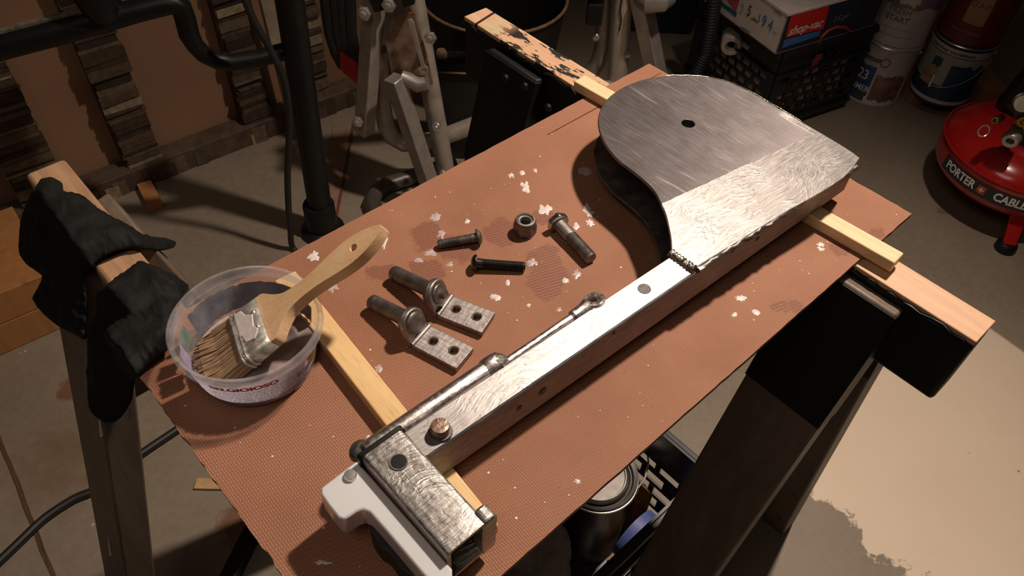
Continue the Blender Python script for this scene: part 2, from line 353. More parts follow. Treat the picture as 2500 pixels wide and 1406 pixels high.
# ------------------------------------------------------------------ sawhorses
def beam_block(parent, name, c0, c1, w_, z0, z1, m, bev=.004):
    d = (c1 - c0); q = MB(); q.bar(c0 + Z * ((z0 + z1) / 2), c1 + Z * ((z0 + z1) / 2), w_, z1 - z0); return q.build(name, m, parent, 30, bev)
def leg_bar(parent, top, foot, along, m, w_=.089, th=.038, name='leg', bev=.003):
    q = MB(); d = foot - top; q.box(frame((top + foot) / 2, x=along, z=-d), w_, th, d.length)
    for v in q.bm.verts:
        if v.co.z < .06: v.co.z = max(v.co.z, 0) if v.co.z < 0 else 0
    return q.build(name, m, parent, 30, bev)
rzV = math.atan2(V.y, V.x)
def black_top_paint():
    t = NT('worn_top_wood'); v = t.map((1, 14, 14)); g = t.noise(60, 3, .6, v)
    c = t.mix(t.ramp(t.noise(6, 5, .6, v, .6), .3, .72), (.60, .38, .235), (.50, .28, .16)); c = t.mix(t.ramp(g, .55, .75, 0, .4), c, (.34, .18, .10))
    x, y, z = t.xyz(); reg = t.math('MULTIPLY', t.ramp(x, .03, .07), t.ramp(x, .24, .20)); n = t.noise(5, 5, .62, t.map((6, 17, 1), loc=(.3, .2, 0)))
    k = t.math('MULTIPLY', reg, t.ramp(n, .52, .54)); c = t.mix(k, c, (.016, .014, .014))
    gr = t.math('MULTIPLY', t.ramp(x, .025, .04), t.ramp(x, .13, .09)); c = t.mix(t.math('MULTIPLY', gr, t.ramp(t.noise(22, 3), .5, .6, 0, .6)), c, (.45, .42, .26))
    for xc in (.020, .245, .262):
        c = t.mix(t.ramp(t.math('ABSOLUTE', t.math('SUBTRACT', t.math('ADD', x, t.math('MULTIPLY', y, .2)), xc)), .0028, .0014), c, (.02, .012, .01))
    t.set('Base Color', c); t.set('Roughness', .5); t.bump(g, .25, .0006); return t.m
# right sawhorse, black-painted with a bare worn top
near = Vector((.4075, .434, 0)); far = Vector((-.0675, .918, 0)); dv = (near - far).normalized(); du = Vector((-dv.y, dv.x, 0))
if du.dot(U) < 0: du = -du
sh = thing('sawhorse', (far + near) / 2, 'black painted sawhorse with bare worn top rail, under the right end of the brown board', 'sawhorse', math.atan2(dv.y, dv.x))
RM[sh.name] = RM[sh.name] @ T((-(near - far).length / 2, 0, 0)); sh.matrix_world = RM[sh.name]
beam_block(sh, 'beam', far, near, .036, .706, .789, m_scuff)
q = MB(); q.bar(far + Z * .792, near + Z * .792, .0365, .006); q.build('worn_rail_top', black_top_paint(), sh, 30, .001, label='bare wood top face smeared with black paint')
# ragged paint lip along the edge
for sd in (-1, 1):
    q = MB(); n = 70
    pts = [far.lerp(near, i / n) + du * sd * .0185 + Z * (.7885 + R_.uniform(-.003, .0035)) for i in range(n + 1)]
    q.tube(pts, [R_.uniform(.0012, .0032) for _ in pts], 6); q.build('paint_lip', m_scuff, sh)
for k, off in ((.106, 0), (.572, 1)):
    base = near - dv * k
    for sd in (-1, 1):
        foot = base + du * sd * (.212) + Z * .0; top = (base + du * sd * .014 + Z * .78)
        leg_bar(sh, top, foot, dv, m_leg if not off else m_scuff)
        # gusset / dipped black sleeve
        pa = top.lerp(foot, .004) ; pb = top.lerp(foot, .19)
        q = MB(); q.box(frame((pa + pb) / 2, x=dv, z=pa - pb), .0905, .0405, (pa - pb).length); q.build('gusset', m_scuff, sh, 30, .0006, label='black plywood gusset')
    q = MB(); zz = .60; hw = .036 + (.775 - zz) / .775 * .176
    q.bar(base - du * (hw - .02) + Z * zz, base + du * (hw - .02) + Z * zz, .03, .07); q.build('cross_brace', m_scuff, sh, 30, .002)
for px, py in ((1236, 190), (1283, 210), (1340, 262)):
    p = onpl(px, py, far + du * -.06 + Z * .6, -du); q = MB(); q.lathe([(0, .004), (.004, .003), (.005, 0)], frame(p, z=-du), 10); q.build('screw', m_black, sh)
# left sawhorse, bare weathered wood
lt, lb = L(41, -262, 0), L(41, 430, 0)
s2 = thing('sawhorse', lt, 'brown wooden sawhorse with black gloves draped on it, under the board near the plastic tub', 'sawhorse', math.atan2(V.y, V.x))
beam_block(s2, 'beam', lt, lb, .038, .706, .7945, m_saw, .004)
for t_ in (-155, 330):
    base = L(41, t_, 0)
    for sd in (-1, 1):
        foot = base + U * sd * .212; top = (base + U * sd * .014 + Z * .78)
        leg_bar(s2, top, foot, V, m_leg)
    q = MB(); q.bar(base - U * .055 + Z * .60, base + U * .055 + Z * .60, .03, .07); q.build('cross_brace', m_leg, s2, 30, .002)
base = L(41, -155, 0); foot = base - U * .212; top = base - U * .014 + Z * .78; n_ = V.cross(foot - top).normalized()
if n_.dot(U) > 0: n_ = -n_
for px, py, l_ in ((246, 1045, .012), (268, 1335, .018), (318, 1010, .006)):
    p = onpl(px, py, (top + foot) / 2 + n_ * .0192, n_); d_ = (foot - top).normalized()
    q = MB(); q.tube([p - d_ * l_, p, p + d_ * l_], [.0007, .0016, .002], 8); q.build('paint_drip', m_whitepaint, s2)
# ------------------------------------------------------------------ hardboard panel
bd = thing('hardboard_panel', L(0, 0, 800), 'brown hardboard panel with screen-textured face and paint drips lying across two sawhorses', 'board', math.atan2(U.y, U.x))
def edge(p, q_, n, amp):
    out = []
    for i in range(n):
        f_ = i / n; s_ = p[0] + (q_[0] - p[0]) * f_; t_ = p[1] + (q_[1] - p[1]) * f_
        j = (mnoise.noise(Vector((s_ * .09, t_ * .09, 3))) + .5 * mnoise.noise(Vector((s_ * .31, t_ * .31, 8)))) * amp
        out.append((s_ + j * (1 if p[0] == q_[0] else 0), t_ + j * (1 if p[1] == q_[1] else 0)))
    return out
ol = edge((0, 0), (640, 0), 70, .7) + edge((640, 0), (640, 337), 40, .9) + edge((640, 337), (0, 337), 70, .5) + edge((0, 337), (0, 0), 60, 1.6)
kerf = [(452, 21.3), (545, 21.3), (545, 22.5), (452, 22.3)]
kerf2 = [(575, 21.2), (636, 21.2), (636, 22.0), (575, 22.0)]
q = MB(); q.slab([L(s, t, 795) for s, t in ol], (0, 0, .005), [[L(s, t, 795) for s, t in kerf], [L(s, t, 795) for s, t in kerf2]])
q.build('board', m_board, bd, 30)
def spot(cx, cy, rx, ry, rot=0, seed=0, jag=.35, h=.0005, mm=m_whitepaint, name='paint_spot', z=800):
    q = MB(); r2 = random.Random(seed * 31 + int(cx * 7)); n = 32; o = []
    for i in range(n):
        a = 2 * math.pi * i / n; k = 1 + jag * (mnoise.noise(Vector((math.cos(a) * 1.9, math.sin(a) * 1.9, seed + cx))) * 1.5 + .25 * mnoise.noise(Vector((math.cos(a) * 5, math.sin(a) * 5, seed))))
        x, y = rx * k * math.cos(a), ry * k * math.sin(a); c_, s_ = math.cos(rot), math.sin(rot)
        o.append((cx + x * c_ - y * s_, cy + x * s_ + y * c_))
    v0 = q.verts([L(s, t, z + .02) for s, t in o]); v1 = q.verts([L(cx + (s - cx) * .75, cy + (t - cy) * .75, z + h * 1000) for s, t in o])
    for i in range(n): q.face([v0[i - 1], v0[i], v1[i], v1[i - 1]])
    q.face(v1); return q.build(name, mm, bd, 60)
m_wetpaint = M('thin_paint_smear', (.46, .36, .35), .3, 0, .3, 300)
SP = [(1275, 422, 9, 5), (1283, 455, 20, 7), (1306, 416, 6, 4), (1332, 512, 14, 10), (1407, 552, 12, 5), (1436, 515, 22, 9), (1248, 428, 8, 5), (765, 626, 15, 10), (1063, 530, 14, 9), (1078, 572, 14, 6), (1050, 617, 11, 10), (1098, 645, 9, 6),
      (1022, 636, 8, 8), (1300, 640, 14, 8), (1209, 726, 10, 8), (1408, 667, 14, 8), (1380, 685, 8, 6), (940, 592, 20, 3), (1440, 545, 12, 6), (1470, 420, 10, 5), (1428, 418, 16, 12),
      (2004, 597, 7, 5), (2004, 608, 6, 5), (1808, 728, 9, 8), (1845, 762, 9, 7), (1793, 768, 6, 4), (1410, 1175, 6, 5), (925, 900, 12, 6), (900, 1068, 7, 5), (785, 1372, 5, 13), (1290, 745, 6, 4), (1365, 756, 6, 5), (1240, 690, 10, 4), (806, 700, 18, 12), (1090, 590, 10, 4), (1140, 540, 7, 4)]
for i, (px, py, rx, ry) in enumerate(SP):
    p = at(px, py, .80); s, t = st(p); k = 1000 * (p - cam.location).length / F
    spot(s, t, rx * k, ry * k * 1.35, -.78, i, (.65 if i % 4 else .3), .0004, m_wetpaint if i in (8, 9, 10, 11, 12, 13, 15, 20, 27, 31, 33) else m_whitepaint)
q = MB()
for i in range(170):
    s, t = R_.uniform(10, 630), R_.uniform(8, 330); r = R_.choice((.4, .5, .6, .8, 1.1))
    vv = q.verts([L(s + r * math.cos(a) * R_.uniform(.6, 1.3), t + r * math.sin(a) * R_.uniform(.6, 1.3), 800.3) for a in (0, 1.05, 2.1, 3.14, 4.2, 5.2)]); q.face(vv)
q.build('paint_fleck', m_whitepaint, bd, 0, kind='stuff')
# ------------------------------------------------------------------ pine strips
def strip(s0a, s0b, t0, t1, w_, m, label, rough_end=0):
    a = L(s0a, t0, 806); b = L(s0b, t1, 806); d = b - a
    o = thing('wood_strip', a, label, 'wood strip', math.atan2(d.y, d.x))
    q = MB(); q.bar(a, b, w_ / 1000, .012); q.build('strip', m, o, 30, .0012); return o
strip(134.5, 113.5, 30, 313, 19.5, m_pineY, 'yellowish pine strip beside the plastic tub, under the steel head', 1)
strip(540, 560, -19, 363, 18.5, m_pine, 'pale pine strip under the rounded steel plates, its end overhanging the board')
# ------------------------------------------------------------------ steel arm
arm = thing('steel_rudder_arm', L(0, 0, 800), 'wet bare steel square-tube arm with rounded cheek plates, raised on two pine strips', 'metal bracket', math.atan2(U.y, U.x))
def tc(s): return 250.6 + .0375 * (s - 145)
q = MB(); q.bar(L(105, tc(105), 831), L(603, tc(603), 831), .0252, .038); bo = q.build('square_tube', m_side, arm, 30, .0022)
q = MB(); q.bar(L(106, tc(106), 850.1), L(600, tc(600), 850.1), .0225, .0008); q.build('brushed_face', m_steel, arm, 30, label='bright brushed top face')
TOP = [(370, 246), (381, 236), (392, 224), (402, 212), (410, 199), (416, 188), (420, 173), (422, 156), (423.5, 138), (430, 118), (440, 100), (454, 84), (470, 73), (488, 66), (506, 63.3), (525, 64), (545, 68.5), (563, 77), (580, 90), (594, 104), (603.5, 120), (608, 137), (609, 158), (608, 179), (607.5, 199), (606, 219), (605.5, 238), (604.5, 257), (603, 272), (601, 281), (580, 285), (557, 286), (522, 283.2), (490, 279.5), (456, 276.4), (424, 274), (394, 271.3), (372, 269.8)]
def smooth_loop(pts, n=3):
    out = []; N = len(pts)
    for i in range(N):
        p0, p1, p2, p3 = (Vector((*pts[(i + k) % N], 0)) for k in (-1, 0, 1, 2))
        sharp = (p2 - p1).angle(p1 - p0) > .7 or (p3 - p2).angle(p2 - p1) > .7
        for j in range(n):
            f = j / n
            if sharp: v = p1.lerp(p2, f)
            else: v = .5 * ((2 * p1) + (p2 - p0) * f + (2 * p0 - 5 * p1 + 4 * p2 - p3) * f * f + (3 * p1 - p0 - 3 * p2 + p3) * f ** 3)
            out.append((v.x, v.y))
    return out
def circ(c, r, n=24): return [(c[0] + r * math.cos(2 * math.pi * i / n), c[1] + r * math.sin(2 * math.pi * i / n)) for i in range(n)]
tl = smooth_loop(TOP)
q = MB(); q.slab([L(s, t, 850.6) for s, t in tl], (0, 0, .0032), [[L(s, t, 850.6) for s, t in circ((517, 144), 6.2)]]); q.build('upper_cheek_plate', m_plate, arm, 35, .0007, label='rounded top plate, cross-stroked face toned dark as its dull reflection, with a bright sanded band')
low = [(min(s, 600), min(t, tc(s) - 11.5)) for s, t in tl]
lo = [p for i, p in enumerate(low) if i == 0 or (Vector(p) - Vector(low[i - 1])).length > .6]
lo = [p for p in lo if p[0] > 385 or p[1] < 250]
q = MB(); q.slab([L(s, t, 812.2) for s, t in TOP[:25]] + [L(606, 235, 812.2), L(600, 255, 812.2), L(380, 247, 812.2)], (0, 0, .0032)); q.build('lower_cheek_plate', m_dark, arm, 35, .0006, label='dark steel plate below')
q = MB(); q.lathe([(7, 0), (7, .035)], frame(L(517, 144, 815.4), z=Z), 24); q.lathe([(5.8, 0), (5.8, .035)], frame(L(517, 144, 815.4), z=Z), 24)
q.bm.free()
q = MB(); q.tube([L(517, 144, 815), L(517, 144, 851)], .0095, 24, cap=False); q.tube([L(517, 144, 815), L(517, 144, 851)], .0062, 24, cap=False); q.build('pivot_bush', m_dark, arm)
# weld beads
q = MB(); P_ = [L(370.5, 244 + 26.5 * i / 16, 851.2) for i in range(17)]; q.tube(P_, [.0032 + .0011 * (i % 2) for i in range(17)], 10); q.jitter(.0008, 300); q.build('weld_bead', m_weld, arm, 60)
q = MB(); ns = 80; P_ = []
for i in range(ns + 1):
    s = 373 + 218 * i / ns; P_.append(L(s, 271 + .062 * (s - 373) + 1.2 * mnoise.noise(Vector((s * .12, 0, 0))), 850.5))
q.tube(P_, [.0026 + .0011 * mnoise.noise(Vector((i * .4, 4, 0))) for i in range(ns + 1)], 8); q.jitter(.0012, 220); q.build('weld_bead', m_dark, arm, 60, label='black ragged weld seam along plate edge')
# rough ground lip along the far rim of the plate
q = MB(); P_ = [L(s, t, 853.6) for s, t in tl[51:75]]; q.tube(P_, [.0009 + .0011 * abs(mnoise.noise(Vector((i * .5, 1, 0)))) for i in range(len(P_))], 6); q.build('weld_spatter', m_weld, arm, 60)
# rod along the left side
zr = 847
def rp(s): return L(s, 231.0 + .02 * (s - 105) + (4.6 if s > 194 else 0), zr - (1.5 if s <= 194 else -.5))
q = MB(); q.tube([rp(80), rp(86), rp(182), rp(184)], [.0066, .0074, .0074, .007], 20); q.build('damper_tube', m_rod, arm)
q = MB(); q.tube([rp(181), rp(183), rp(189), rp(193), rp(196), rp(198)], [.0076, .0086, .0088, .0084, .007, .004], 20); q.jitter(.0005, 200); q.build('collar', m_rod, arm)
q = MB(); q.tube([rp(196), rp(268)], .0034, 14); q.build('rod', m_rod, arm)
q = MB(); q.tube([rp(262), rp(264), rp(274), rp(279)], [.0036, .0052, .0054, .0068], 16); q.build('ferrule', m_rod, arm)
e0 = L(287, 239.4, zr + 1); q = MB(); ring = [(8.4, -3), (8.4, 3), (7.6, 3.8), (4.9, 3.8), (4.4, 3), (4.4, -3), (4.9, -3.8), (7.6, -3.8), (8.4, -3)]
q.lathe([(a / 1000, b / 1000) for a, b in ring], frame(e0, z=Z - V * .3), 24); q.build('eye_end', m_rod, arm)
k0 = L(79.5, 224.5, 838); q = MB(); q.ball(frame(k0, z=Z), .0085); q.tube([k0, rp(84)], .0055, 12); q.jitter(.001, 150); q.build('rod_knuckle', m_dark, arm)
# bolt end, dimple and side holes on the tube
b0 = at(1075, 1055, .8505); q = MB(); q.lathe([(.0085, 0), (.0078, .002), (.0066, .002), (.0064, .0072), (.0058, .008), (0, .008)], frame(b0, z=Z), 20); q.build('bolt_shank', m_dark, arm)
q = MB(); q.lathe([(0, .0002), (.0059, 0), (.0059, .0006), (.0025, .0009), (0, .0007)], frame(b0 + Z * .0080, z=Z), 20); q.build('bolt_end', m_rust, arm, label='rusty sawn bolt end')
q = MB(); q.lathe([(.0054, -.0002), (.0052, .0003), (0, .0003)], frame(at(1573, 705, .8506), z=Z), 20); q.build('plug_weld', M('plug_grey', (.13, .12, .12), .6, .2, .4, 400), arm)
for px, py, r in ((1325, 955, .0032), (1268, 996, .0022), (1500, 812, .0016), (1850, 583, .002), (1790, 612, .0016)):
    nn = Z.cross((L(603, tc(603), 0) - L(105, tc(105), 0))).normalized()
    if nn.dot(V) < 0: nn = -nn
    p = onpl(px, py, L(105, tc(105), 830) + nn * .0127, nn); q = MB(); q.lathe([(0, .0004), (r * 1.1, .0004), (r * 1.2, 0)], frame(p, z=nn), 14); q.build('screw_hole', m_black, arm)
# head: hollow square tube across the end
def rrect(w_, h, r, n=4):
    o = []
    for cx_, cy_, a in ((w_ / 2 - r, h / 2 - r, 0), (-w_ / 2 + r, h / 2 - r, 90), (-w_ / 2 + r, -h / 2 + r, 180), (w_ / 2 - r, -h / 2 + r, 270)):
        for i in range(n + 1): t_ = math.radians(a + 90 * i / n); o.append((cx_ + r * math.cos(t_), cy_ + r * math.sin(t_)))
    return o
hc, hz = 89.2, 834
q = MB()
outer = [L(hc + x, 237, hz + y) for x, y in rrect(31.5, 43, 3.2)]; inner = [L(hc + x, 237, hz + y) for x, y in rrect(25.5, 37, 1.5)]
q.slab(outer, V * .085, [inner]); q.build('head_tube', m_chan, arm, 40)
q = MB(); q.slab([L(hc + x, 233.5, hz + y) for x, y in rrect(36, 44, 4)], V * .0035); q.build('end_cap', m_black, arm, 40)
q = MB(); q.slab([L(hc + x, 238, hz + y) for x, y in rrect(25.3, 36.8, 1.5)], V * .012); q.build('tube_plug', m_black, arm, 40)
h0 = at(973, 1128, .8556); q = MB(); q.lathe([(.0056, .0), (.0054, .0004), (0, .0005)], frame(h0, z=Z), 22); q.build('socket_screw', m_black, arm); q = MB(); q.lathe([(.0062, 0), (.0060, .0007), (.0052, .0007), (.0050, .0004)], frame(h0, z=Z), 22); q.build('screw_rim', m_dark, arm)
q = MB(); lg = [(0, 0), (11, 0), (12, 4), (12, 40), (9, 46), (3, 46), (0, 42)]
q.slab([L(101 + x, 312, 812 + y) for x, y in lg], V * .011); q.jitter(.0009, 90); q.build('lug', m_chan, arm, 40, .0015, label='rounded steel lug at the head corner')
# white lever block with its rivet and the black strip below
WH = [(72, 231), (44, 232), (41.5, 236), (41, 256), (43, 259.5), (52, 260), (55.5, 261.5), (57.5, 266), (58, 300), (58.5, 328), (61, 332), (69, 332), (73, 327)]
q = MB(); q.slab([L(s, t, 824) for s, t in smooth_loop(WH, 2)], (0, 0, .021)); q.build('white_lever', m_white, arm, 40, .0014, label='white plastic lever block')
q = MB(); q.lathe([(.0042, 0), (.0042, .002), (.0036, .003), (0, .0033)], frame(at(856, 1163, .845), z=Z), 18); q.build('rivet', m_chrome, arm)
BS = [(72, 264), (57, 263), (54, 268), (53, 280), (55, 287), (54, 300), (57, 308), (60, 333), (72, 333)]
q = MB(); q.slab([L(s, t, 803) for s, t in smooth_loop(BS, 2)], (0, 0, .0205)); q.build('black_strip', m_rubber, arm, 40, .001, label='torn black rubber strip under the white lever')
# ------------------------------------------------------------------ hardware on the board
def thread(r, l, pitch=.0018, d=.0007):
    o = []; n = int(l / pitch)
    for i in range(n): o += [(r - d, i * pitch), (r, (i + .35) * pitch), (r, (i + .6) * pitch)]
    return o
hexpts = lambda r: [(r * math.cos(math.pi / 3 * i), r * math.sin(math.pi / 3 * i)) for i in range(6)]
nt = thing('lock_nut', at(1280, 565, .8), 'grey steel lock nut standing upright on the board beside the bolts', 'nut')
c0 = at(1281, 566, .80); q = MB(); q.slab([c0 + Vector((x, y, .0)) for x, y in hexpts(.0112)], (0, 0, .0105), [[c0 + Vector((.0055 * math.cos(a * .3142), .0055 * math.sin(a * .3142), 0)) for a in range(20)]]); q.build('hex_body', m_dark, nt, 30, .0012)
q = MB(); q.lathe([(.0102, .0095), (.0100, .0135), (.0090, .0158), (.0072, .0160), (.0066, .0152), (.0066, .012), (.0066, .002)], frame(c0, z=Z), 28); q.build('collar', m_dark, nt)
q = MB(); q.lathe([(.0066, .0148), (.0052, .0142), (.0050, .010)], frame(c0, z=Z), 28); q.lathe([(.0052, .004), (0, .0038)], frame(c0, z=Z), 28); q.build('nylon_insert', M('nylon', (.20, .19, .17), .5), nt)
def bolt(name, label, head_px, tip_px, r, kind, mm, grp=None):
    hz_ = .80 + (.0078 if kind == 'hex' else .0068); a = at(*head_px, hz_); b = at(*tip_px, .80 + r + .0002); d = b - a; ln = d.length
    o = thing(name, Vector((a.x, a.y, .8)), label, 'bolt', math.atan2(d.y, d.x), grp); Mx = frame(a, x=Z, z=d)
    if kind == 'hex':
        q = MB(); q.slab([Mx @ Vector((x, y, -.0062)) for x, y in hexpts(.0108)], Mx.to_3x3() @ Vector((0, 0, .0062))); q.build('bolt_head', M('zinc_steel', (.50, .47, .44), .3, 1, .4, 120, .3), o, 30, .0011)
        q = MB(); q.lathe([(.0098, 0), (.0098, .0006), (r * 1.02, .0009), (r, .003), (r, ln * .36), (r - .0006, ln * .37)], Mx, 20); q.build('shank', m_hinge, o, 40)
        th = [(rr_, h + ln * .36) for rr_, h in thread(r, ln * .62)]
    else:
        q = MB(); q.lathe([(0, -.0042), (.004, -.0036), (.0068, -.002), (.0078, -.0003), (.0074, .0008), (r, .0012)], Mx, 24); q.build('bolt_head', mm, o, 40)
        q = MB(); q.lathe([(r * 1.05, .0005), (r, .004), (r, .006)], Mx, 20); q.build('shank', mm, o, 40)
        th = [(rr_, h + .006) for rr_, h in thread(r, ln - .007, .0015, .0006)]
    q = MB(); q.lathe([(0, th[0][1])] + th + [(r - .0008, ln - .0004), (0, ln)], Mx, 20); q.build('thread', mm, o, 20); return o
bolt('hex_bolt', 'thick hex-head bolt with half-threaded shank, nearest the steel plates', (1366, 548), (1444, 633), .0062, 'hex', m_dark)
bolt('carriage_bolt', 'dark round-head bolt with its head to the right, nearer the back edge of the board', (1166, 579), (1068, 597), .0042, 'round', m_dark)
bolt('carriage_bolt', 'dark round-head bolt with its head to the left, in front of the lock nut', (1161, 642), (1283, 651), .0044, 'round', M('black_oxide', (.055, .05, .05), .35, .9, .4, 90, coat=.3))
def hinge(label, bl, br, el, er, piv, tip, pin, holes):
    zt_ = .8075; bL, bR, eL, eR = (at(*p, zt_) for p in (bl, br, el, er)); bm_ = (bL + bR) / 2; em = (eL + eR) / 2
    d = (bm_ - em); d.z = 0; dn = d.normalized(); la = Z.cross(dn); wd = .0245
    o = thing('pintle_bracket', Vector((bm_.x, bm_.y, .8)), label, 'hinge bracket', math.atan2(dn.y, dn.x))
    th = .0052
    # foot plate lies flat on two little pads of its own bend; holes go through
    hl = []
    for p in holes:
        c = at(*p, zt_); rel = c - bm_; hl.append([bm_ + dn * (rel.dot(dn)) + la * rel.dot(la) * .7 + (dn * math.cos(2 * math.pi * i / 18) + la * math.sin(2 * math.pi * i / 18)) * .0034 - Z * (zt_ - .8 - .0015) for i in range(18)])
    z0 = -(zt_ - .8 - .0015)
    out = [bm_ + la * wd / 2 + Z * z0, bm_ - la * wd / 2 + Z * z0, em - la * wd / 2 + Z * z0, em + la * wd / 2 + Z * z0]
    q = MB(); q.slab(out, (0, 0, th), hl); q.build('foot_plate', m_hinge, o, 30, .0006)
    q = MB()
    for h_ in hl:
        c = sum(h_, Vector()) / len(h_); q.lathe([(.0046, th + .0002), (.0042, th + .0004), (.0036, th - .0004)], frame(c, z=Z), 18)
    q.build('countersink', m_dark, o)
    # bent tab with rounded top
    up = (dn * .30 + Z * .95).normalized(); nrm = (dn * .95 - Z * .30).normalized(); b0_ = bm_ + Z * (z0 + .001); hp = at(*piv, .822); r_ = wd / 2
    ph = max(.013, (hp - b0_).dot(up)); ph = .0165
    prof = [b0_ - la * r_, b0_ + la * r_] + [b0_ + up * ph + la * r_ * math.cos(a) + up * r_ * math.sin(a) for a in [math.pi * i / 14 for i in range(15)]]
    q = MB(); q.slab(prof, nrm * th); q.build('bent_tab', m_hinge, o, 35, .0010)
    q = MB(); q.tube([b0_ - la * r_ * .98 + Z * .002, b0_ + la * r_ * .98 + Z * .002], .0036, 12); q.build('bend', m_dark, o)
    pc = b0_ + up * ph; tp = at(*tip, .8075)
    ax = (tp - pc).normalized(); ln = (tp - pc).length
    Mx = frame(pc, z=ax); r = .0066
    q = MB(); q.lathe([(r * 1.75, .004), (r * 1.7, .007), (r * 1.2, .0095), (r, .012), (r, ln - .008), (r * .86, ln - .0075), (r * .86, ln - .0062), (r, ln - .0057), (r * .97, ln - .002), (r * .7, ln), (0, ln + .0006)], Mx, 22); q.build('shaft', m_dark, o, 40)
    if pin == 'pin':
        q = MB(); q.lathe([(.0085, -.0003), (.0078, -.0014), (.0055, -.002), (.0038, -.0032), (.0036, -.0075), (0, -.008)], frame(pc, z=nrm), 20); q.build('pivot_pin', m_dark, o, 40)
    else:
        q = MB(); q.lathe([(.0095, -.0002), (.0088, -.0016), (.006, -.0026), (.002, -.0030), (0, -.0030)], frame(pc, z=nrm), 20); q.jitter(.0006, 150); q.build('weld_boss', m_dark, o, 60)
hinge('bent steel pintle bracket with small protruding pin, farther from the steel arm end', (1058, 761), (1110, 725), (1174, 806), (1212, 765), (1065, 699), (958, 664), 'pin', ((1114, 753), (1165, 771)))
hinge('bent steel pintle bracket with a smooth domed boss, nearer the plastic tub', (1001, 835), (1050, 795), (1112, 895), (1159, 850), (1014, 767), (905, 735), 'boss', ((1058, 831), (1109, 853)))
# ------------------------------------------------------------------ tub with liquid and brush
tcn = at(598, 781, .849); tcn.z = .80
tub = thing('plastic_tub', tcn, 'clear plastic deli tub holding milky liquid on the left corner of the board', 'tub')
rT, rB, hT = .0552, .0455, .049
m_clear = plastic_clear()
q = MB(); q.lathe([(0, .0012), (rB - .004, .0010), (rB - .001, .0016), (rB, .005), (rT - .004, hT - .009), (rT - .0025, hT - .008), (rT - .002, hT - .002)], T(tcn), 64); q.build('wall', m_clear, tub, 50)
q = MB(); q.lathe([(rT - .003, hT - .009), (rT + .0006, hT - .0085), (rT + .0008, hT - .001), (rT, hT), (rT - .0022, hT), (rT - .003, hT - .002), (rT - .003, hT - .009)], T(tcn), 64)
q.build('rim', m_clear, tub, 50)
t_ = NT('milky_liquid'); t_.set('Base Color', t_.mix(t_.ramp(t_.noise(50, 4), .35, .7), (.42, .36, .36), (.22, .15, .13))); t_.set('Roughness', .06); t_.set('Transmission Weight', .0); t_.bump(t_.noise(70, 3), .25, .002)
q = MB(); q.lathe([(0, .0025), (rB - .002, .0030), (rB + .0006, .0105), (rB * .9, .0098), (0, .0098)], T(tcn), 48); q.build('liquid', t_.m, tub, 50)
def rad(h): return rB + (rT - .004 - rB) * (h - .005) / (hT - .014)
def band(a0, a1, h0, h1, m, name, n=24, off=.0006, seed=0, wob=0):
    q = MB(); lo_, hi_ = [], []
    for i in range(n + 1):
        a = math.radians(a0 + (a1 - a0) * i / n); e0 = h0 + wob * mnoise.noise(Vector((i * .7, seed, 0))); e1 = h1 + wob * mnoise.noise(Vector((i * .7, seed + 9, 0)))
        for lst, h in ((lo_, e0), (hi_, e1)): lst.append(tcn + Vector(((rad(h) + off) * math.cos(a), (rad(h) + off) * math.sin(a), h)))
    l_, h_ = q.verts(lo_), q.verts(hi_)
    for i in range(n): q.face([l_[i], l_[i + 1], h_[i + 1], h_[i]])
    return q.build(name, m, tub, 60)
band(64, 168, .012, .035, M('navy_print', (.03, .035, .075), .35, 0, .5, 120), 'printed_label', 30, .0006, 1, .002).__setitem__('label', 'dark navy print on the back wall')
band(38, 60, .013, .030, M('maroon_print', (.30, .12, .10), .4, 0, .5, 150), 'printed_label', 10, .0006, 2, .003)
band(176, 192, .018, .034, M('green_print', (.03, .14, .06), .4, 0, .5, 150), 'printed_label', 8, .0006, 3, .004)
band(194, 212, .012, .031, M('lilac_print', (.35, .30, .50), .4, 0, .4, 200), 'printed_label', 8, .0006, 4, .003)
band(340, 356, .018, .031, M('leaf_print', (.05, .17, .08), .4, 0, .5, 200, col2=(.45, .16, .08)), 'printed_label', 8, .0006, 5, .003)
def tubfn(a0, h0):
    def f(x, y):
        h = h0 + y; r = rad(h) + .0012; a = math.radians(a0) + x / r; return tcn + Vector((r * math.cos(a), r * math.sin(a), h))
    return f
band(216, 336, .004, .0345, sheer('lilac_label', (.70, .66, .76), .7), 'printed_label', 30, .0004, 6, .001)
text('BELGIOIOSO', .0068, m_redink, tub, tubfn(280, .0322), off=.0004, sx=1.3)
for i, ln in enumerate(('is crafted from the freshest milk available. Its', 'creamy texture is made using a time honored recipe', 'with a unique process of cave. During this ripening', 'traditional character and full flavor is enhanced', 'Perfect in your salads, appetizers and dressings', 'refrigerate, do not freeze', 'After opening, refrigerate for up to 7 days')):
    text(ln, .0034, m_ink, tub, tubfn(291 - i * .4, .0270 - i * .0030), name='small_print', sx=1.05)
text('BLUE', .0062, m_ink, tub, tubfn(333, .0215), off=.0003)
text('NET WT.', .0030, m_inkb, tub, tubfn(331, .0150)); text('5 OZ (142g)', .0036, m_inkb, tub, tubfn(331, .0112))
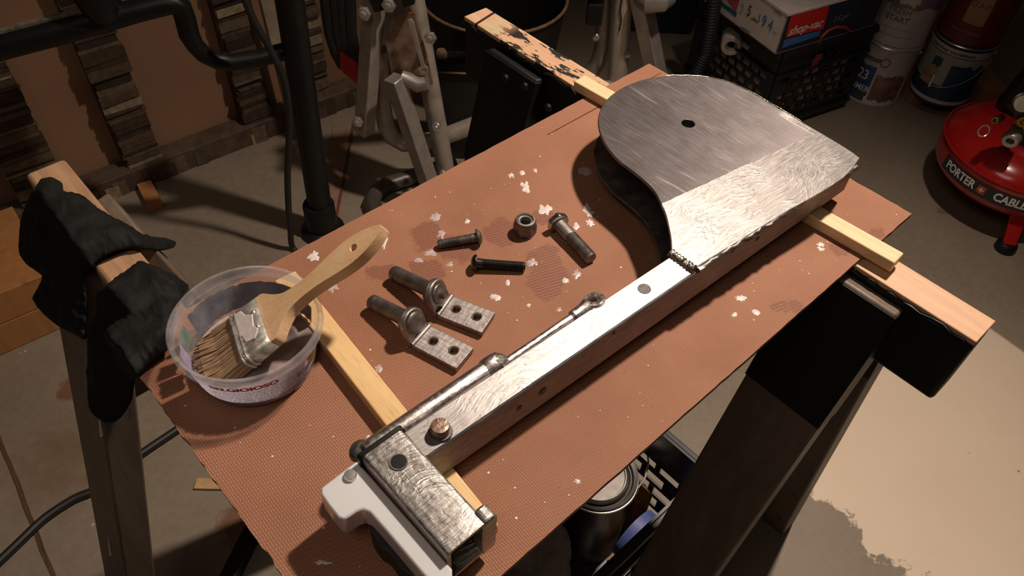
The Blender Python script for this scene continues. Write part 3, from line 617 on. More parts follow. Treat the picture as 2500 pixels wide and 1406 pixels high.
# brush
F0 = at(590, 835, .824); TP = at(942, 557, .899); bd_ = (TP - F0).normalized(); BW = Vector((bd_.y, -bd_.x, 0)).normalized(); BN = BW.cross(bd_).normalized()
if BN.z < 0: BN = -BN
br = thing('paint_brush', Vector((F0.x, F0.y, .80)), 'chip brush with bare wooden handle leaning in the plastic tub', 'brush', math.atan2(bd_.y, bd_.x))
def BP(a, x, n_=0): return F0 + bd_ * a / 1000 + BW * x / 1000 + BN * n_ / 1000
HA = [(22, 23), (29, 23.5), (33, 22), (40, 15), (48, 9.5), (58, 7.4), (70, 7.0), (84, 8.4), (98, 10.6), (110, 11.4), (121, 10.2), (130, 7.6), (137, 4.4), (141.5, 1.2)]
hp_ = [(a, x) for a, x in HA] + [(a, -x) for a, x in reversed(HA)]
hp2 = smooth_loop(hp_, 3)
q = MB(); q.slab([BP(a, x, -5) for a, x in hp2], BN * .010, [[BP(115 + 3.1 * math.cos(k * .3927), 3.1 * math.sin(k * .3927), -5) for k in range(16)]]); q.build('handle', m_handle, br, 40, .003)
q = MB(); pr_ = rrect(47.5, 13.5, 4.5); a_ = q.verts([BP(0, x, y) for x, y in rrect(48.5, 15, 5)]); b_ = q.verts([BP(26.5, x, y) for x, y in rrect(48, 13, 4.5)]); n_ = len(a_)
for i in range(n_): q.face([a_[i - 1], a_[i], b_[i], b_[i - 1]])
q.build('ferrule', m_ferrule, br, 40, solid=.0012)
for a in (1.5, 5.5):
    q = MB(); q.tube([BP(a, x, y) for x, y in rrect(49.5, 15.6, 5)], .0010, 8, closed=True); q.build('ferrule_bead', m_ferrule, br)
q = MB()
for i in range(22): q.ball(frame(BP(3.5, -21 + i * 2, 7.6), z=BN), .0009, 6)
q.build('crimp', m_ferrule, br, kind='stuff')
q = MB(); q.slab([BP(a, x, 7.3) for a, x in smooth_loop([(4, -12), (6, -20), (12, -19), (15, -12), (21, -8), (19, 2), (22, 8), (17, 14), (9, 12), (7, 4), (3, 0)], 3)], BN * .0012); q.build('paint_blob', m_whitepaint, br, 60, .0006)
for x in (-10, 5): 
    q = MB(); q.lathe([(0, .0012), (.0016, .0009), (.0022, 0)], frame(BP(21, x, 7.2), z=BN), 10); q.build('nail', m_ferrule, br)
q = MB(); nb = 900
for i in range(nb):
    x = R_.uniform(-22.5, 22.5); y = R_.uniform(-5.8, 5.8); fx = x * 1.16 + R_.uniform(-2, 2); dn_ = R_.uniform(-2, 2) + y * .9
    tipv = BP(-40 + R_.uniform(-4, 5), fx, dn_ + 6)
    tipv.z = max(tipv.z, .8045); midv = BP(-18, x * 1.06, y * 1.05)
    midv.z = max(midv.z, .806)
    for vv in (midv, tipv):
        h_ = Vector((vv.x - tcn.x, vv.y - tcn.y, 0)); lim = .0425 + (vv.z - .80) * .18
        if h_.length > lim: h_ = h_.normalized() * lim; vv.x, vv.y = tcn.x + h_.x, tcn.y + h_.y
    q.tube([BP(2, x, y), midv, tipv], [.00075, .0008, .0004], 4, cap=False)
q.build('bristles', m_bristle, br, 0, kind='stuff')
q = MB(); a_ = [(2, 22, 5.6), (-18, 23.3, 5.2), (-33, 24.5, 4)]; rings = []
for a, wx_, ty in a_:
    rr_ = []
    for x, y in rrect(wx_ * 2, ty * 2, ty * .8): p = BP(a, x, y + (6 if a < -30 else 0)); p.z = max(p.z, .8045 + (y + ty) * .0003); h_ = Vector((p.x - tcn.x, p.y - tcn.y, 0)); k_ = min(1, (.0415 + (p.z - .8) * .18) / max(h_.length, 1e-6)); p.x, p.y = tcn.x + h_.x * k_, tcn.y + h_.y * k_; rr_.append(p)
    rings.append(q.verts(rr_))
for r0, r1 in zip(rings, rings[1:]):
    for i in range(len(r0)): q.face([r0[i - 1], r0[i], r1[i], r1[i - 1]])
q.face(rings[-1]); q.build('bristle_core', m_bristle, br, 60, kind='stuff')
# ------------------------------------------------------------------ gloves over the left sawhorse
def drape_z(x, y, off=0):
    s, t = st(Vector((x, y, 0))); d = abs(s - 41); z = .798
    if d > 21: z = .798 - (d - 21) / 1000 * 1.9 if d < 75 else .798 - .1026 - (d - 75) / 1000 * .9
    if s > -4 and t > -4: z = max(z, .804)
    z += .0055 * mnoise.noise(Vector((x * 26, y * 26, off))) + .0035 * mnoise.noise(Vector((x * 60, y * 60, off + 5)))
    return z + .005
def drape_hit(px, py, off):
    r = ray(px, py); o = Vector((0, 0, CZ)); k0 = (.86 - CZ) / r.z; k = k0
    for i in range(900):
        p = o + r * k
        if p.z <= drape_z(p.x, p.y, off): return p
        k += .0012
    return p
def inside(p, poly):
    c = False; n = len(poly); j = n - 1
    for i in range(n):
        if (poly[i][1] > p[1]) != (poly[j][1] > p[1]) and p[0] < (poly[j][0] - poly[i][0]) * (p[1] - poly[i][1]) / (poly[j][1] - poly[i][1]) + poly[i][0]: c = not c
        j = i
    return c
def glove(label, poly, off, puff=.010):
    pl = smooth_loop(poly, 3); xs = [p[0] for p in pl]; ys = [p[1] for p in pl]; step = 8.0
    inn = []; y = min(ys)
    while y < max(ys):
        x = min(xs)
        while x < max(xs):
            p = (x + R_.uniform(-1, 1), y + R_.uniform(-1, 1))
            if inside(p, pl) and min((p[0] - a) ** 2 + (p[1] - b) ** 2 for a, b in pl) > 22: inn.append(p)
            x += step
        y += step
    from mathutils.geometry import delaunay_2d_cdt
    vs = [Vector(p) for p in pl + inn]; n = len(pl)
    res = delaunay_2d_cdt(vs, [], [list(range(n))], 1, .01)
    q = MB(); tops = []; 
    for v in res[0]:
        p = drape_hit(v.x, v.y, off); ed = min((v.x - a) ** 2 + (v.y - b) ** 2 for a, b in pl) ** .5
        tops.append(q.bm.verts.new(p + Z * puff * min(1, (ed / 26)) ** .6 + mnoise.noise_vector(p * 38) * .004 * min(1, ed / 14)))
    for f in res[2]: q.face([tops[i] for i in f])
    c = sum((v.co for v in q.bm.verts), Vector()) / len(q.bm.verts)
    o = q.build('glove', m_cloth, None, 180, solid=.004, sub=1)
    o.data.transform(T(-c)); o.location = c; o.modifiers['thick'].offset = -1
    return tag(o, label, 'glove')
G1 = [(90, 457), (102, 441), (133, 434), (156, 447), (159, 470), (205, 480), (241, 508), (277, 529), (307, 544), (353, 575), (410, 582), (433, 590), (430, 603), (400, 610), (318, 608), (277, 618), (241, 636), (220, 659), (205, 674), (215, 739), (210, 836), (174, 815), (128, 790), (87, 749), (76, 731), (97, 698), (102, 675), (67, 651), (46, 621), (44, 585), (51, 539), (67, 498)]
G2 = [(264, 698), (302, 667), (348, 636), (394, 657), (441, 682), (466, 698), (445, 728), (432, 759), (425, 805), (425, 845), (389, 872), (342, 913), (323, 930), (318, 969), (302, 1010), (277, 1033), (256, 1036), (225, 1015), (213, 974), (210, 923), (213, 851), (217, 800), (235, 770), (232, 728), (240, 708)]
glove('black cloth glove draped over the upper end of the left sawhorse', G1, 1.0)
glove('black cloth glove hanging down the sawhorse leg beside the plastic tub', G2, 6.0)
# ------------------------------------------------------------------ slat frame against the back wall (left background)
rack = thing('slat_frame', FP, 'battered wooden slat frame with brown panels, leaning upright along the back wall at far left', 'wooden frame', rr)
def fa(px, py): return (onpl(px, py, FP, VR) - FP).dot(UR)
lay = [M('layer_%d' % i, c, .7, 0, .45, 60, .4, 200) for i, c in enumerate(((.10, .06, .034), (.06, .034, .02), (.14, .095, .055), (.30, .23, .15), (.085, .06, .045), (.035, .02, .014)))]
m_panel = M('brown_panel', (.30, .165, .095), .6, 0, .15, 3)
m_rail = M('rail_wood', (.11, .07, .042), .7, 0, .5, 30, .4, 150, col2=(.05, .03, .02))
q = MB(); q.slab([RP(-1.0, -.05), RP(.66, -.05), RP(.66, -.06), RP(-1.0, -.06)], (0, 0, 1.25)); q.build('panel', m_panel, rack, 0)
SL = [(fa(-60, 300), fa(110, 345)), (fa(245, 250), fa(342, 235)), (fa(560, 150), fa(628, 140)), (fa(720, 120), fa(790, 110)), (fa(-330, 250), fa(-210, 250))]
for k, (a0, a1) in enumerate(SL):
    q = MB(); q.slab([RP(a0, -.048), RP(a1, -.048), RP(a1, -.012), RP(a0, -.012)], (0, 0, 1.25)); sl = q.build('slat', lay[1], rack, 0)
    z = .055; me_prev = []
    while z < .92:
        h = R_.choice((.005, .006, .008, .010, .013, .018, .026)); j0, j1 = R_.uniform(-.003, .002), R_.uniform(-.002, .003); d = R_.uniform(.002, .010)
        q = MB(); tw = R_.uniform(-.004, .004)
        q.slab([RP(a0 + j0, -.02), RP(a1 + j1, -.02), RP(a1 + j1 + tw, d - .008), RP(a0 + j0 - tw, d - .008 + R_.uniform(-.003, .003))], (0, 0, h - .0012))
        for v in q.bm.verts: v.co.z += z
        m_ = R_.choices(lay, (5, 4, 4, 2 if k != 1 else 2.6, 5 if k == 2 else 2, 3))[0]
        q.build('layer', m_, sl, 0); z += h
q = MB(); q.slab([RP(-1.0, .012), RP(.66, .012), RP(.66, -.045), RP(-1.0, -.045)], (0, 0, .055)); q.build('bottom_rail', m_rail, rack, 0, .003)
for i in range(26):
    a = R_.uniform(-.5, .55); wd = R_.uniform(.01, .05); q = MB(); q.slab([RP(a, .011), RP(a + wd, .011), RP(a + wd, .0135 + R_.uniform(0, .003)), RP(a, .014)], (0, 0, R_.uniform(.03, .052))); q.build('rail_patch', R_.choice(lay), rack, 0)
q = MB(); pA = onpl(655, 40, FP + VR * .03, VR); pB_ = onpl(722, 292, FP + VR * .03, VR); q.bar(pA + Z * .2, Vector((pB_.x, pB_.y, .002)), .035, .018, side=UR)
o = tag(q.build('plank', M('pale_plank', (.34, .27, .20), .6, 0, .3, 20), None, 0), 'narrow pale plank standing against the slat frame behind the black pole', 'plank')
# ------------------------------------------------------------------ black stand with bent tube
PB = at(790, 565, 0); YN = Vector((0, 1, 0))
sd_ = thing('tube_stand', PB, 'black steel stand with upright pole and bent side tube behind the board', 'stand')
pt = onpl(704, -20, PB, YN); q = MB(); q.tube([PB + Z * .01, pt + (pt - PB) * .15], .0265, 24); q.build('pole', m_black, sd_)
q = MB(); q.lathe([(0, 0), (.05, 0), (.05, .012), (.036, .02), (.036, .085), (.033, .09), (.0265, .09)], T(PB), 28); q.build('base_collar', m_black, sd_)
hn = Vector((-.3, 1, 0)).normalized(); hp = PB
def H(px, py): return onpl(px, py, hp, hn)
TB = [(-90, 138), (0, 113), (180, 66), (330, 27), (405, 8), (428, 7), (442, 16), (452, 45), (462, 85), (476, 110), (497, 132), (530, 148), (570, 152), (640, 140), (700, 124)]
q = MB(); pts_ = [H(*p) for p in TB]; q.tube(pts_, [.0235] * 3 + [.020] * 3 + [.0185] * 3 + [.0165] * 6, 18); q.build('side_tube', m_black, sd_)
q = MB(); q.bar(H(-60, 106) + Z * .004, H(225, 34) + Z * .004, .012, .02, side=hn); q.build('edge_strip', M('dirty_grey_edge', (.20, .17, .12), .6, 0, .6, 60), sd_, 0, .002, label='grimy grey strip along the tube')
q = MB(); q.lathe([(0, -.03), (.030, -.028), (.034, -.015), (.034, .04), (.026, .06), (0, .06)], frame(H(238, 0), z=(-.1, -.3, 1)), 20); q.build('clamp_knob', m_black, sd_)
q = MB(); q.box(frame(H(150, 0) + Vector((0, .05, 0)), x=UR, z=Z), .07, .03, .05); q.build('bracket', lay[2], sd_, 0, .003)
q = MB(); q.ball(T(H(164, 12) + Vector((0, .025, 0))), .006); q.build('bolt_head', m_chrome, sd_)
def cable(name, pts, r, label, m=m_rubber):
    out = []
    for i in range(len(pts) - 1):
        p0, p1, p2, p3 = (pts[max(0, min(len(pts) - 1, i + k))] for k in (-1, 0, 1, 2))
        for j in range(5):
            f = j / 5; out.append(.5 * ((2 * p1) + (p2 - p0) * f + (2 * p0 - 5 * p1 + 4 * p2 - p3) * f * f + (3 * p1 - p0 - 3 * p2 + p3) * f ** 3))
    out.append(pts[-1]); c = out[len(out) // 2].copy(); q = MB(); q.tube([p - c for p in out], r, 10); o = q.build(name, m); o.location = c
    return tag(o, label, 'cable')
cp = PB + Vector((0, -.07, 0))
cable('power_cable', [onpl(px, py, cp, YN) for px, py in ((590, -20), (620, 50), (655, 112), (690, 185), (703, 250), (706, 330), (702, 420), (704, 500), (709, 560))] + [at(716, 606, .008), at(760, 640, .008)], .0068, 'black power cable hanging beside the black pole down to the floor')
cable('power_cable', [at(px, py, .009) for px, py in ((-40, 1405), (0, 1368), (45, 1325), (110, 1264), (180, 1218), (240, 1190), (330, 1118), (430, 1050), (520, 990))], .0075, 'black power cable lying across the floor by the left sawhorse leg')
# floor scraps
def scrap(name, label, a, b, w_, h, m, cat='wood scrap'):
    c = (a + b) / 2; c.z = 0; o = thing(name, c, label, cat, math.atan2((b - a).y, (b - a).x)); q = MB(); q.bar(Vector((a.x, a.y, h / 2)), Vector((b.x, b.y, h / 2)), w_, h); q.build('stick', m, o, 0, .001); return o
scrap('wood_block', 'reddish wood block on the floor sticking out from under the slat frame', at(357, 459, 0), at(384, 513, 0), .034, .02, m_orange)
scrap('wood_stick', 'short flat wood stick on the floor beside the left sawhorse leg', at(478, 1183, 0), at(610, 1186, 0), .021, .006, M('stick', (.55, .34, .17), .55))
scrap('wood_lath', 'thin reddish lath lying on the floor between the black pole and silver stand', at(866, 290, 0), at(822, 530, 0), .006, .005, M('red_lath', (.16, .04, .02), .6))
scrap('cardboard_strip', 'flat brown cardboard strip on the floor beside the thin reddish lath', at(835, 310, 0), at(800, 520, 0), .05, .003, M('card', (.26, .16, .11), .7), 'cardboard')
scrap('steel_bar', 'flat black steel bar lying on the floor under the board', at(545, 1460, 0), at(700, 1150, 0), .024, .03, m_black, 'metal bar')
# orange boxes at the left edge
def obox(c, sx, sy, h, label, z0=0):
    o = thing('wooden_box', c, label, 'wooden box', rr); n = max(2, int(h / .075))
    for i in range(n):
        q = MB(); q.box(T(c) @ Matrix.Rotation(rr, 4, 'Z') @ T((0, 0, z0 + (i + .5) * h / n)), sx, sy, h / n - .0015); q.build('plank', m_orange, o, 0, .002)
    return o
k_ = at(188, 785, 0)
obox(k_ - UR * .155 - VR * .12, .31, .24, .15, 'orange pine box on the floor behind the left sawhorse, the lower front one')
obox(k_ - UR * .30 - VR * .13 + Vector((0, 0, .1515)), .26, .22, .15, 'orange pine box at the left edge, stacked on the lower front one')
# ------------------------------------------------------------------ silver folding stand
ss = thing('folding_stand', Vector((-.15, 1.46, 0)), 'silver-painted folding tool stand of square and round tubes behind the board', 'stand')
def PY(y): return lambda px, py: onpl(px, py, Vector((0, y, 0)), YN)
def pr2(w_, p): return w_ / 2 * -(RC.transposed() @ (p - cam.location)).z / F
f_ = PY(1.44); qs = Vector((.82, -.57, 0))
q = MB(); a, b = f_(919, -60), f_(889, 322); q.bar(a, b, .034, .034, side=qs); q.build('square_leg', m_silver, ss, 30, .002)
q = MB(); a, b = PY(1.46)(1000, -60), PY(1.46)(1098, 470); q.tube([a, b], pr2(42, b), 20); q.build('round_tube', m_silver, ss)
q = MB(); a, b = PY(1.40)(962, 190), PY(1.40)(1066, 500); q.bar(a, b, .034, .034, side=qs); q.build('square_leg', m_silver2, ss, 30, .002)
f_ = PY(1.50); P_ = [f_(*p) for p in ((925, 120), (930, 200), (934, 260), (942, 305), (958, 335), (985, 350), (1020, 350), (1070, 338), (1180, 297), (1330, 240))] + [PY(1.615)(1506, 214)]
q = MB(); q.tube(P_, pr2(46, P_[0]), 18); q.build('loop_tube', m_silver, ss)
P_ = [at(px, py, .022) for px, py in ((1110, 399), (1060, 415), (985, 438), (942, 452), (918, 470), (908, 492), (918, 518), (955, 560), (1010, 610))]
q = MB(); q.tube(P_, pr2(40, P_[4]), 16); q.build('floor_loop', m_tube, ss, label='dark grey tube loop on the floor')
g_ = PY(1.43); q = MB(); q.slab([g_(*p) for p in ((940, 100), (958, 40), (1012, 30), (1040, 130), (1058, 205), (1000, 232), (962, 215))], (0, .006, 0)); q.build('gusset', M('rusty_silver', (.36, .28, .22), .5, .4, .4, 30, col2=(.20, .09, .035)), ss, 0, .001, label='rusty gusset plate')
q = MB(); q.tube([PY(1.41)(978, 186), PY(1.41)(1022, 205), PY(1.41)(1044, 200)], [.013, .019, .017], 16); q.build('knuckle', m_silver2, ss)
l_ = PY(1.405); q = MB(); q.slab([l_(*p) for p in ((995, 50), (1003, 46), (1009, 54), (1037, 160), (1044, 166), (1045, 180), (1036, 186), (1026, 182), (1020, 168), (1028, 162))], (0, .004, 0), [[l_(1036 + 4.5 * math.cos(k * .6283), 172 + 4.5 * math.sin(k * .6283)) for k in range(10)]]); q.build('lever', m_silver, ss, 0, .0006)
for pp in (((893, -14), (914, 33), (948, 24), (934, -18)), ((974, -20), (984, 21), (1013, 12), (1006, -22))):
    q = MB(); q.slab([PY(1.405)(*p) for p in pp], (0, .02, 0)); q.build('end_cap', m_black, ss, 0, .003)
for px, py, y_, r_ in ((888, 34, 1.40, .012), (948, 14, 1.40, .012), (1050, 93, 1.42, .011), (1066, 310, 1.42, .009), (872, 298, 1.41, .011), (1081, 424, 1.42, .007)):
    p = PY(y_)(px, py); q = MB(); q.lathe([(r_ * 1.25, .004), (r_ * 1.25, .001), (r_, 0), (r_, -.004), (r_ * .55, -.005), (r_ * .5, -.011), (0, -.012)], frame(p, x=(1, 0, 0), z=(.15, 1, -.2)), 6 if r_ > .01 else 14); q.build('bolt', m_chrome, ss, 30)
e_ = PY(1.62)
def tofloor(a, b): return a + (b - a) * ((a.z - .012) / (a.z - b.z))
q = MB(); a, b = e_(1521, -60), e_(1505, 240); b = tofloor(a, b); q.tube([a, b], pr2(44, b), 20); q.build('round_tube', m_silver, ss)
q = MB(); q.tube([PY(1.595)(*p) for p in ((1519, -5), (1514, 25), (1517, 50), (1512, 75))], .0016, 6); q.build('paint_crack', m_inkb, ss, label='black crack line in the paint')
q = MB(); P_ = [PY(1.66)(*p) for p in ((1480, -60), (1476, 60), (1471, 115), (1461, 152), (1442, 180), (1405, 208), (1350, 236))]; q.tube(P_, pr2(42, P_[1]), 18); q.build('bent_tube', m_silver2, ss)
q = MB(); a, b = PY(1.60)(1553, -60), PY(1.60)(1612, 230); b = tofloor(a, b); q.bar(a, b, .036, .036, side=qs); q.build('square_leg', m_silver2, ss, 30, .002)
q = MB(); a = PY(1.57)(1585, 4); b = PY(1.57)(1614, 0); q.tube([a + Vector((-.012, .02, 0)), a, b, b + Vector((.012, .02, 0))], pr2(58, a), 18); q.build('hinge_knuckle', m_silver2, ss)
for px, py in ((1454, 92), (1532, 133)):
    p = PY(1.60)(px, py); q = MB(); q.lathe([(.009, .004), (.009, 0), (.006, -.003), (0, -.004)], frame(p, z=(0, 1, -.2)), 14); q.build('bolt', m_silver2, ss, 30)
q = MB(); q.box(T(PY(1.60)(1452, 30)), .035, .03, .05); q.build('end_cap', m_black, ss, 0, .003)
q = MB(); q.tube([PY(1.46)(1000, -60) - Vector((.05, 0, 0)), e_(1553, -62) + Vector((.05, 0, 0))], .018, 14); q.build('cross_tube', m_silver, ss)
# black hanging hose bundle with red handle
hb = thing('hose_bundle', Vector((-.42, 1.62, 0)), 'black hose bundle with a red handle left of the silver stand', 'hose')
y0 = PY(1.56)
for i, dx in enumerate((0, 22, 40, 62)):
    q = MB(); P_ = [y0(790 + dx, -60), y0(798 + dx * .9, 20), y0(806 + dx * .8, 80), y0(822 + dx * .7, 130), y0(838 + dx * .4, 160)]; q.tube(P_, .014, 12); q.build('hose', m_rubber, hb)
q = MB(); q.slab([PY(1.545)(*p) for p in ((828, 128), (836, 128), (868, 150), (872, 158), (872, 205), (866, 203), (836, 178), (830, 168))], (0, .02, 0)); q.build('handle', m_redt, hb, 0, .003, label='red plastic handle')
# black case and bin
x0, x1 = PY(1.60)(1030, 230).x, PY(1.60)(1190, 230).x; zt = PY(1.60)(1100, 160).z
kc = thing('tool_case', Vector(((x0 + x1) / 2, 1.632, 0)), 'low black lidded case behind the silver stand, left of the round bin', 'case')
q = MB(); q.box(T(((x0 + x1) / 2, 1.632, (zt - .02) / 2)), x1 - x0 - .01, .055, zt - .02); q.build('body', m_rubber, kc, 0, .008)
q = MB(); q.box(T(((x0 + x1) / 2, 1.632, zt - .008)), x1 - x0, .066, .022, .94); q.build('lid', m_blackp, kc, 0, .006)
q = MB(); q.tube([Vector((x0, 1.598, zt - .018)), Vector((x1, 1.598, zt - .018))], .003, 8); q.build('lid_edge', M('tan_edge', (.22, .15, .09), .6), kc)
q = MB(); q.lathe([(.014, 0), (.014, .012), (.010, .018), (0, .018)], T(PY(1.632)(1076, 92) * 1), 16); 
for v in q.bm.verts: v.co.z += (zt + .002) - PY(1.632)(1076, 92).z; 
q.build('knob', M('tan_knob', (.20, .12, .07), .5), kc)
dc = at(1207, -8, .31); dr = (at(1386, 0, .31) - dc).length; dc.z = 0
dm = thing('round_bin', dc, 'big open black round bin with tan rim in the dark background', 'bin')
q = MB(); q.lathe([(0, .004), (dr * .82, .004), (dr * .97, .305), (dr, .31), (dr * .985, .31), (dr * .8, .012), (0, .012)], T(dc), 48); q.build('body', m_rubber, dm, 40)
q = MB(); q.tube([dc + Vector((dr * .995 * math.cos(a * .1309), dr * .995 * math.sin(a * .1309), .313)) for a in range(48)], .0042, 8, closed=True); q.build('rim', M('tan_rim', (.26, .16, .09), .5, 0, .4, 60), dm)
bb = at(1640, 205, 0) + Vector((-.02, .36, 0))
bn = thing('storage_bin', bb, 'dark blue plastic bin behind the milk crate', 'bin')
q = MB(); q.box(T(bb + Z * .2), .22, .16, .4, 1.12); q.build('body', M('navy_plastic', (.016, .020, .034), .45), bn, 0, .015)
q = MB(); q.box(T(bb + Z * .405), .26, .19, .02); q.build('lid', M('navy_lid', (.014, .017, .028), .45), bn, 0, .006)
hs = [PY(1.93)(*p) for p in ((1748, -60), (1742, 10), (1734, 70), (1722, 130), (1700, 180), (1660, 215))]
q = MB(); out = []; rs = []
for i in range(len(hs) - 1):
    for j in range(16): out.append(hs[i].lerp(hs[i + 1], j / 16)); rs.append(.021 if (i * 16 + j) % 2 else .0185)
c = out[len(out) // 2].copy(); q.tube([p - c for p in out], rs, 14); o = q.build('ribbed_hose', m_rubber); o.location = c; tag(o, 'black ribbed vacuum hose behind the milk crate', 'hose')
# ------------------------------------------------------------------ milk crates
def crate(label, K, dx, dy, sz, h, holes, m, gap=.022):
    o = thing('milk_crate', K + dx * sz / 2 + dy * sz / 2, label, 'crate', math.atan2(dx.y, dx.x)); th = .004
    for org, d, n in ((K, dx, dy), (K + dy * sz, dx, -dy), (K, dy, dx), (K + dx * sz, dy, -dx)):
        hl = []; rows, cols = holes; cw = (sz - .05) / cols; z0_, z1_ = .05, h - .075; rh = (z1_ - z0_) / rows
        for r in range(rows):
            offx = (r % 2) * cw * .5
            for k in range(cols):
                a0 = .025 + k * cw + offx + cw * .10; a1 = a0 + cw * .80
                if a1 > sz - .022: continue
                b0, b1 = z0_ + r * rh + rh * .14, z0_ + (r + 1) * rh - rh * .14; sk = 0.0
                hl.append([org + d * a0 + Z * b0, org + d * a1 + Z * (b0 + sk), org + d * a1 + Z * (b1 + sk), org + d * a0 + Z * b1])
        c0 = sz / 2; hl.append([org + d * (c0 - .045) + Z * (h - .06), org + d * (c0 + .045) + Z * (h - .06), org + d * (c0 + .052) + Z * (h - .045), org + d * (c0 + .045) + Z * (h - .03), org + d * (c0 - .045) + Z * (h - .03), org + d * (c0 - .052) + Z * (h - .045)])
        q = MB(); q.slab([org, org + d * sz, org + d * sz + Z * h, org + Z * h], n * th, hl); q.build('side_wall', m, o, 0)
        for zz, hh in ((h - .008, .016), (h - .07, .008), (.03, .010)):
            q = MB(); q.bar(org - n * .005 + Z * zz, org + d * sz - n * .005 + Z * zz, .010, hh, side=n); q.build('rim_rail', m, o, 0, .002)
    q = MB(); q.slab([K, K + dx * sz, K + dx * sz + dy * sz, K + dy * sz], Z * .006); q.build('bottom', m, o, 0)
    return o
m_crate = M('crate_plastic', (.012, .012, .013), .34, 0, .2)
K1 = at(1845, 333, 0); X1 = Vector((.86, .51, 0)).normalized(); Y1 = Vector((-X1.y, X1.x, 0)); ch = .258
crate('black milk crate on the floor carrying the white cardboard box', K1, X1, Y1, .33, ch, (5, 8), m_crate)
# pale things in the crate
m_pale = M('pale_paper', (.55, .47, .42), .6, 0, .2, 40)
for i, (b0_, b1_, h_, tilt) in enumerate(((.012, .10, .165, .05), (.105, .20, .185, -.03), (.205, .31, .15, .02))):
    c = K1 + X1 * .018 + Y1 * (b0_ + b1_) / 2 + Z * .0065; o = thing('paper_packet', c, ('short pale paper packet at the near corner inside the black milk crate', 'tall pale paper packet in the middle behind the crate wall holes', 'low pale paper packet at the far corner inside the black milk crate')[i], 'packet', math.atan2(Y1.y, Y1.x), 'paper packets in the milk crate')
    q = MB(); q.slab([c - Y1 * (b1_ - b0_) / 2, c + Y1 * (b1_ - b0_) / 2, c + Y1 * (b1_ - b0_) / 2 + Z * (h_ + tilt * .2) + X1 * .01, c - Y1 * (b1_ - b0_) / 2 + Z * h_ + X1 * .004], X1 * .016); q.jitter(.002, 30); q.build('packet', m_pale, o, 0, .003)
for i in range(5):
    c = K1 + Y1 * .02 + X1 * (.05 + i * .055) + Z * .0065; o = thing('wood_scrap', c, ('pale scrap of wood nearest the near corner of the black milk crate', 'orange scrap of wood next to the pale scrap at the crate near corner', 'pale scrap of wood midway behind the crate front wall', 'orange scrap of wood right of the middle behind the crate front wall', 'pale scrap of wood farthest right behind the crate front wall')[i], 'wood scrap', math.atan2(X1.y, X1.x), 'wood scraps in the milk crate')
    q = MB(); q.box(T(c + Z * (.07 + .01 * (i % 3)) + Y1 * .004) @ Matrix.Rotation(math.atan2(X1.y, X1.x) + .1 * (i % 2), 4, 'Z'), .044, .012, .14 + .02 * (i % 3)); q.build('scrap', m_orange if i % 2 else m_pale, o, 0, .001)
rc = onpl(1785, 112, K1 - X1 * .018, X1); o = thing('paper_roll', rc, 'white paper roll poking out of the handle hole of the black milk crate', 'roll')
q = MB(); q.lathe([(.014, .06), (.026, .06), (.028, .0), (.026, -.004), (.016, -.004), (.014, .004)], frame(rc, z=Y1 * .6 + X1 * .5), 22); q.build('roll', M('roll_paper', (.40, .34, .30), .65, 0, .2, 40), o, 40)
q = MB(); q.lathe([(.014, .05), (.014, -.002), (.010, .002), (.010, .05)], frame(rc, z=Y1 * .6 + X1 * .5), 18); q.build('core', M('core_card', (.2, .14, .10), .7), o, 40)
# ------------------------------------------------------------------ cardboard box with printed faces
KB = at(1893, 133, ch + .0015); HB, WB, LB = .108, .29, .34
bx = thing('cardboard_box', KB + X1 * LB / 2 + Y1 * WB / 2, 'white cardboard box printed red and blue, on top of the black milk crate', 'box', math.atan2(X1.y, X1.x))
m_card = M('white_card', (.66, .58, .54), .55, 0, .12, 30); m_navy = M('navy_print', (.018, .024, .05), .5, 0, .3, 30)
for org, d, n, nm, mm in ((KB, X1, Y1, 'front_side', m_navy), (KB + Y1 * WB, X1, -Y1, 'back_side', m_card), (KB, Y1, X1, 'white_end', m_card), (KB + X1 * LB, Y1, -X1, 'far_end', m_card)):
    q = MB(); q.slab([org, org + d * (WB if d == Y1 else LB), org + d * (WB if d == Y1 else LB) + Z * HB, org + Z * HB], n * .003); q.build(nm, mm, bx, 0)
q = MB(); q.slab([KB, KB + X1 * LB, KB + X1 * LB + Y1 * WB, KB + Y1 * WB], Z * .003); q.build('bottom', m_card, bx, 0)
q = MB(); q.slab([KB + X1 * .006 + Y1 * .006, KB + X1 * (LB - .01) + Y1 * .006, KB + X1 * (LB - .01) + Y1 * (WB - .01), KB + X1 * .006 + Y1 * (WB - .01)], Z * .02); 
for v in q.bm.verts: v.co.z += HB - .035
q.build('inner_flap', m_card, bx, 0)
for d, l_ in ((X1, LB), (Y1, WB)):
    q = MB(); q.bar(KB + Z * (HB - .001), KB + d * l_ + Z * (HB - .001), .004, .006); q.build('torn_edge', m_card, bx, 0)
oF, oE = -Y1 * .0008, -X1 * .0008
def fF(px, py): return onpl(px, py, KB, Y1) + oF
def fE(px, py): return onpl(px, py, KB, X1) + oE
def patch(pts, m, parent, n, name='printed_panel'):
    q = MB(); q.slab(pts, n * .0004); return q.build(name, m, parent, 0)
m_pred = M('print_red', (.58, .022, .018), .5, 0, .08); m_pblue = M('print_blue', (.05, .16, .42), .5, 0, .15)
patch([fF(*p) for p in ((1931, 37), (2025, 10), (2010, 70), (1917, 92))], m_pred, bx, -Y1)
patch([fF(*p) for p in ((1914, 97), (2003, 74), (1999, 87), (1909, 117))], m_pblue, bx, -Y1)
P_ = [fF(*p) for p in ((1998, 108), (2005, 90), (2020, 75), (2040, 66), (2062, 66), (2075, 76))]; q = MB(); q.tube(P_, .004, 8); q.build('printed_hose', M('print_hose', (.30, .035, .02), .5), bx, label='red hose printed on the side')
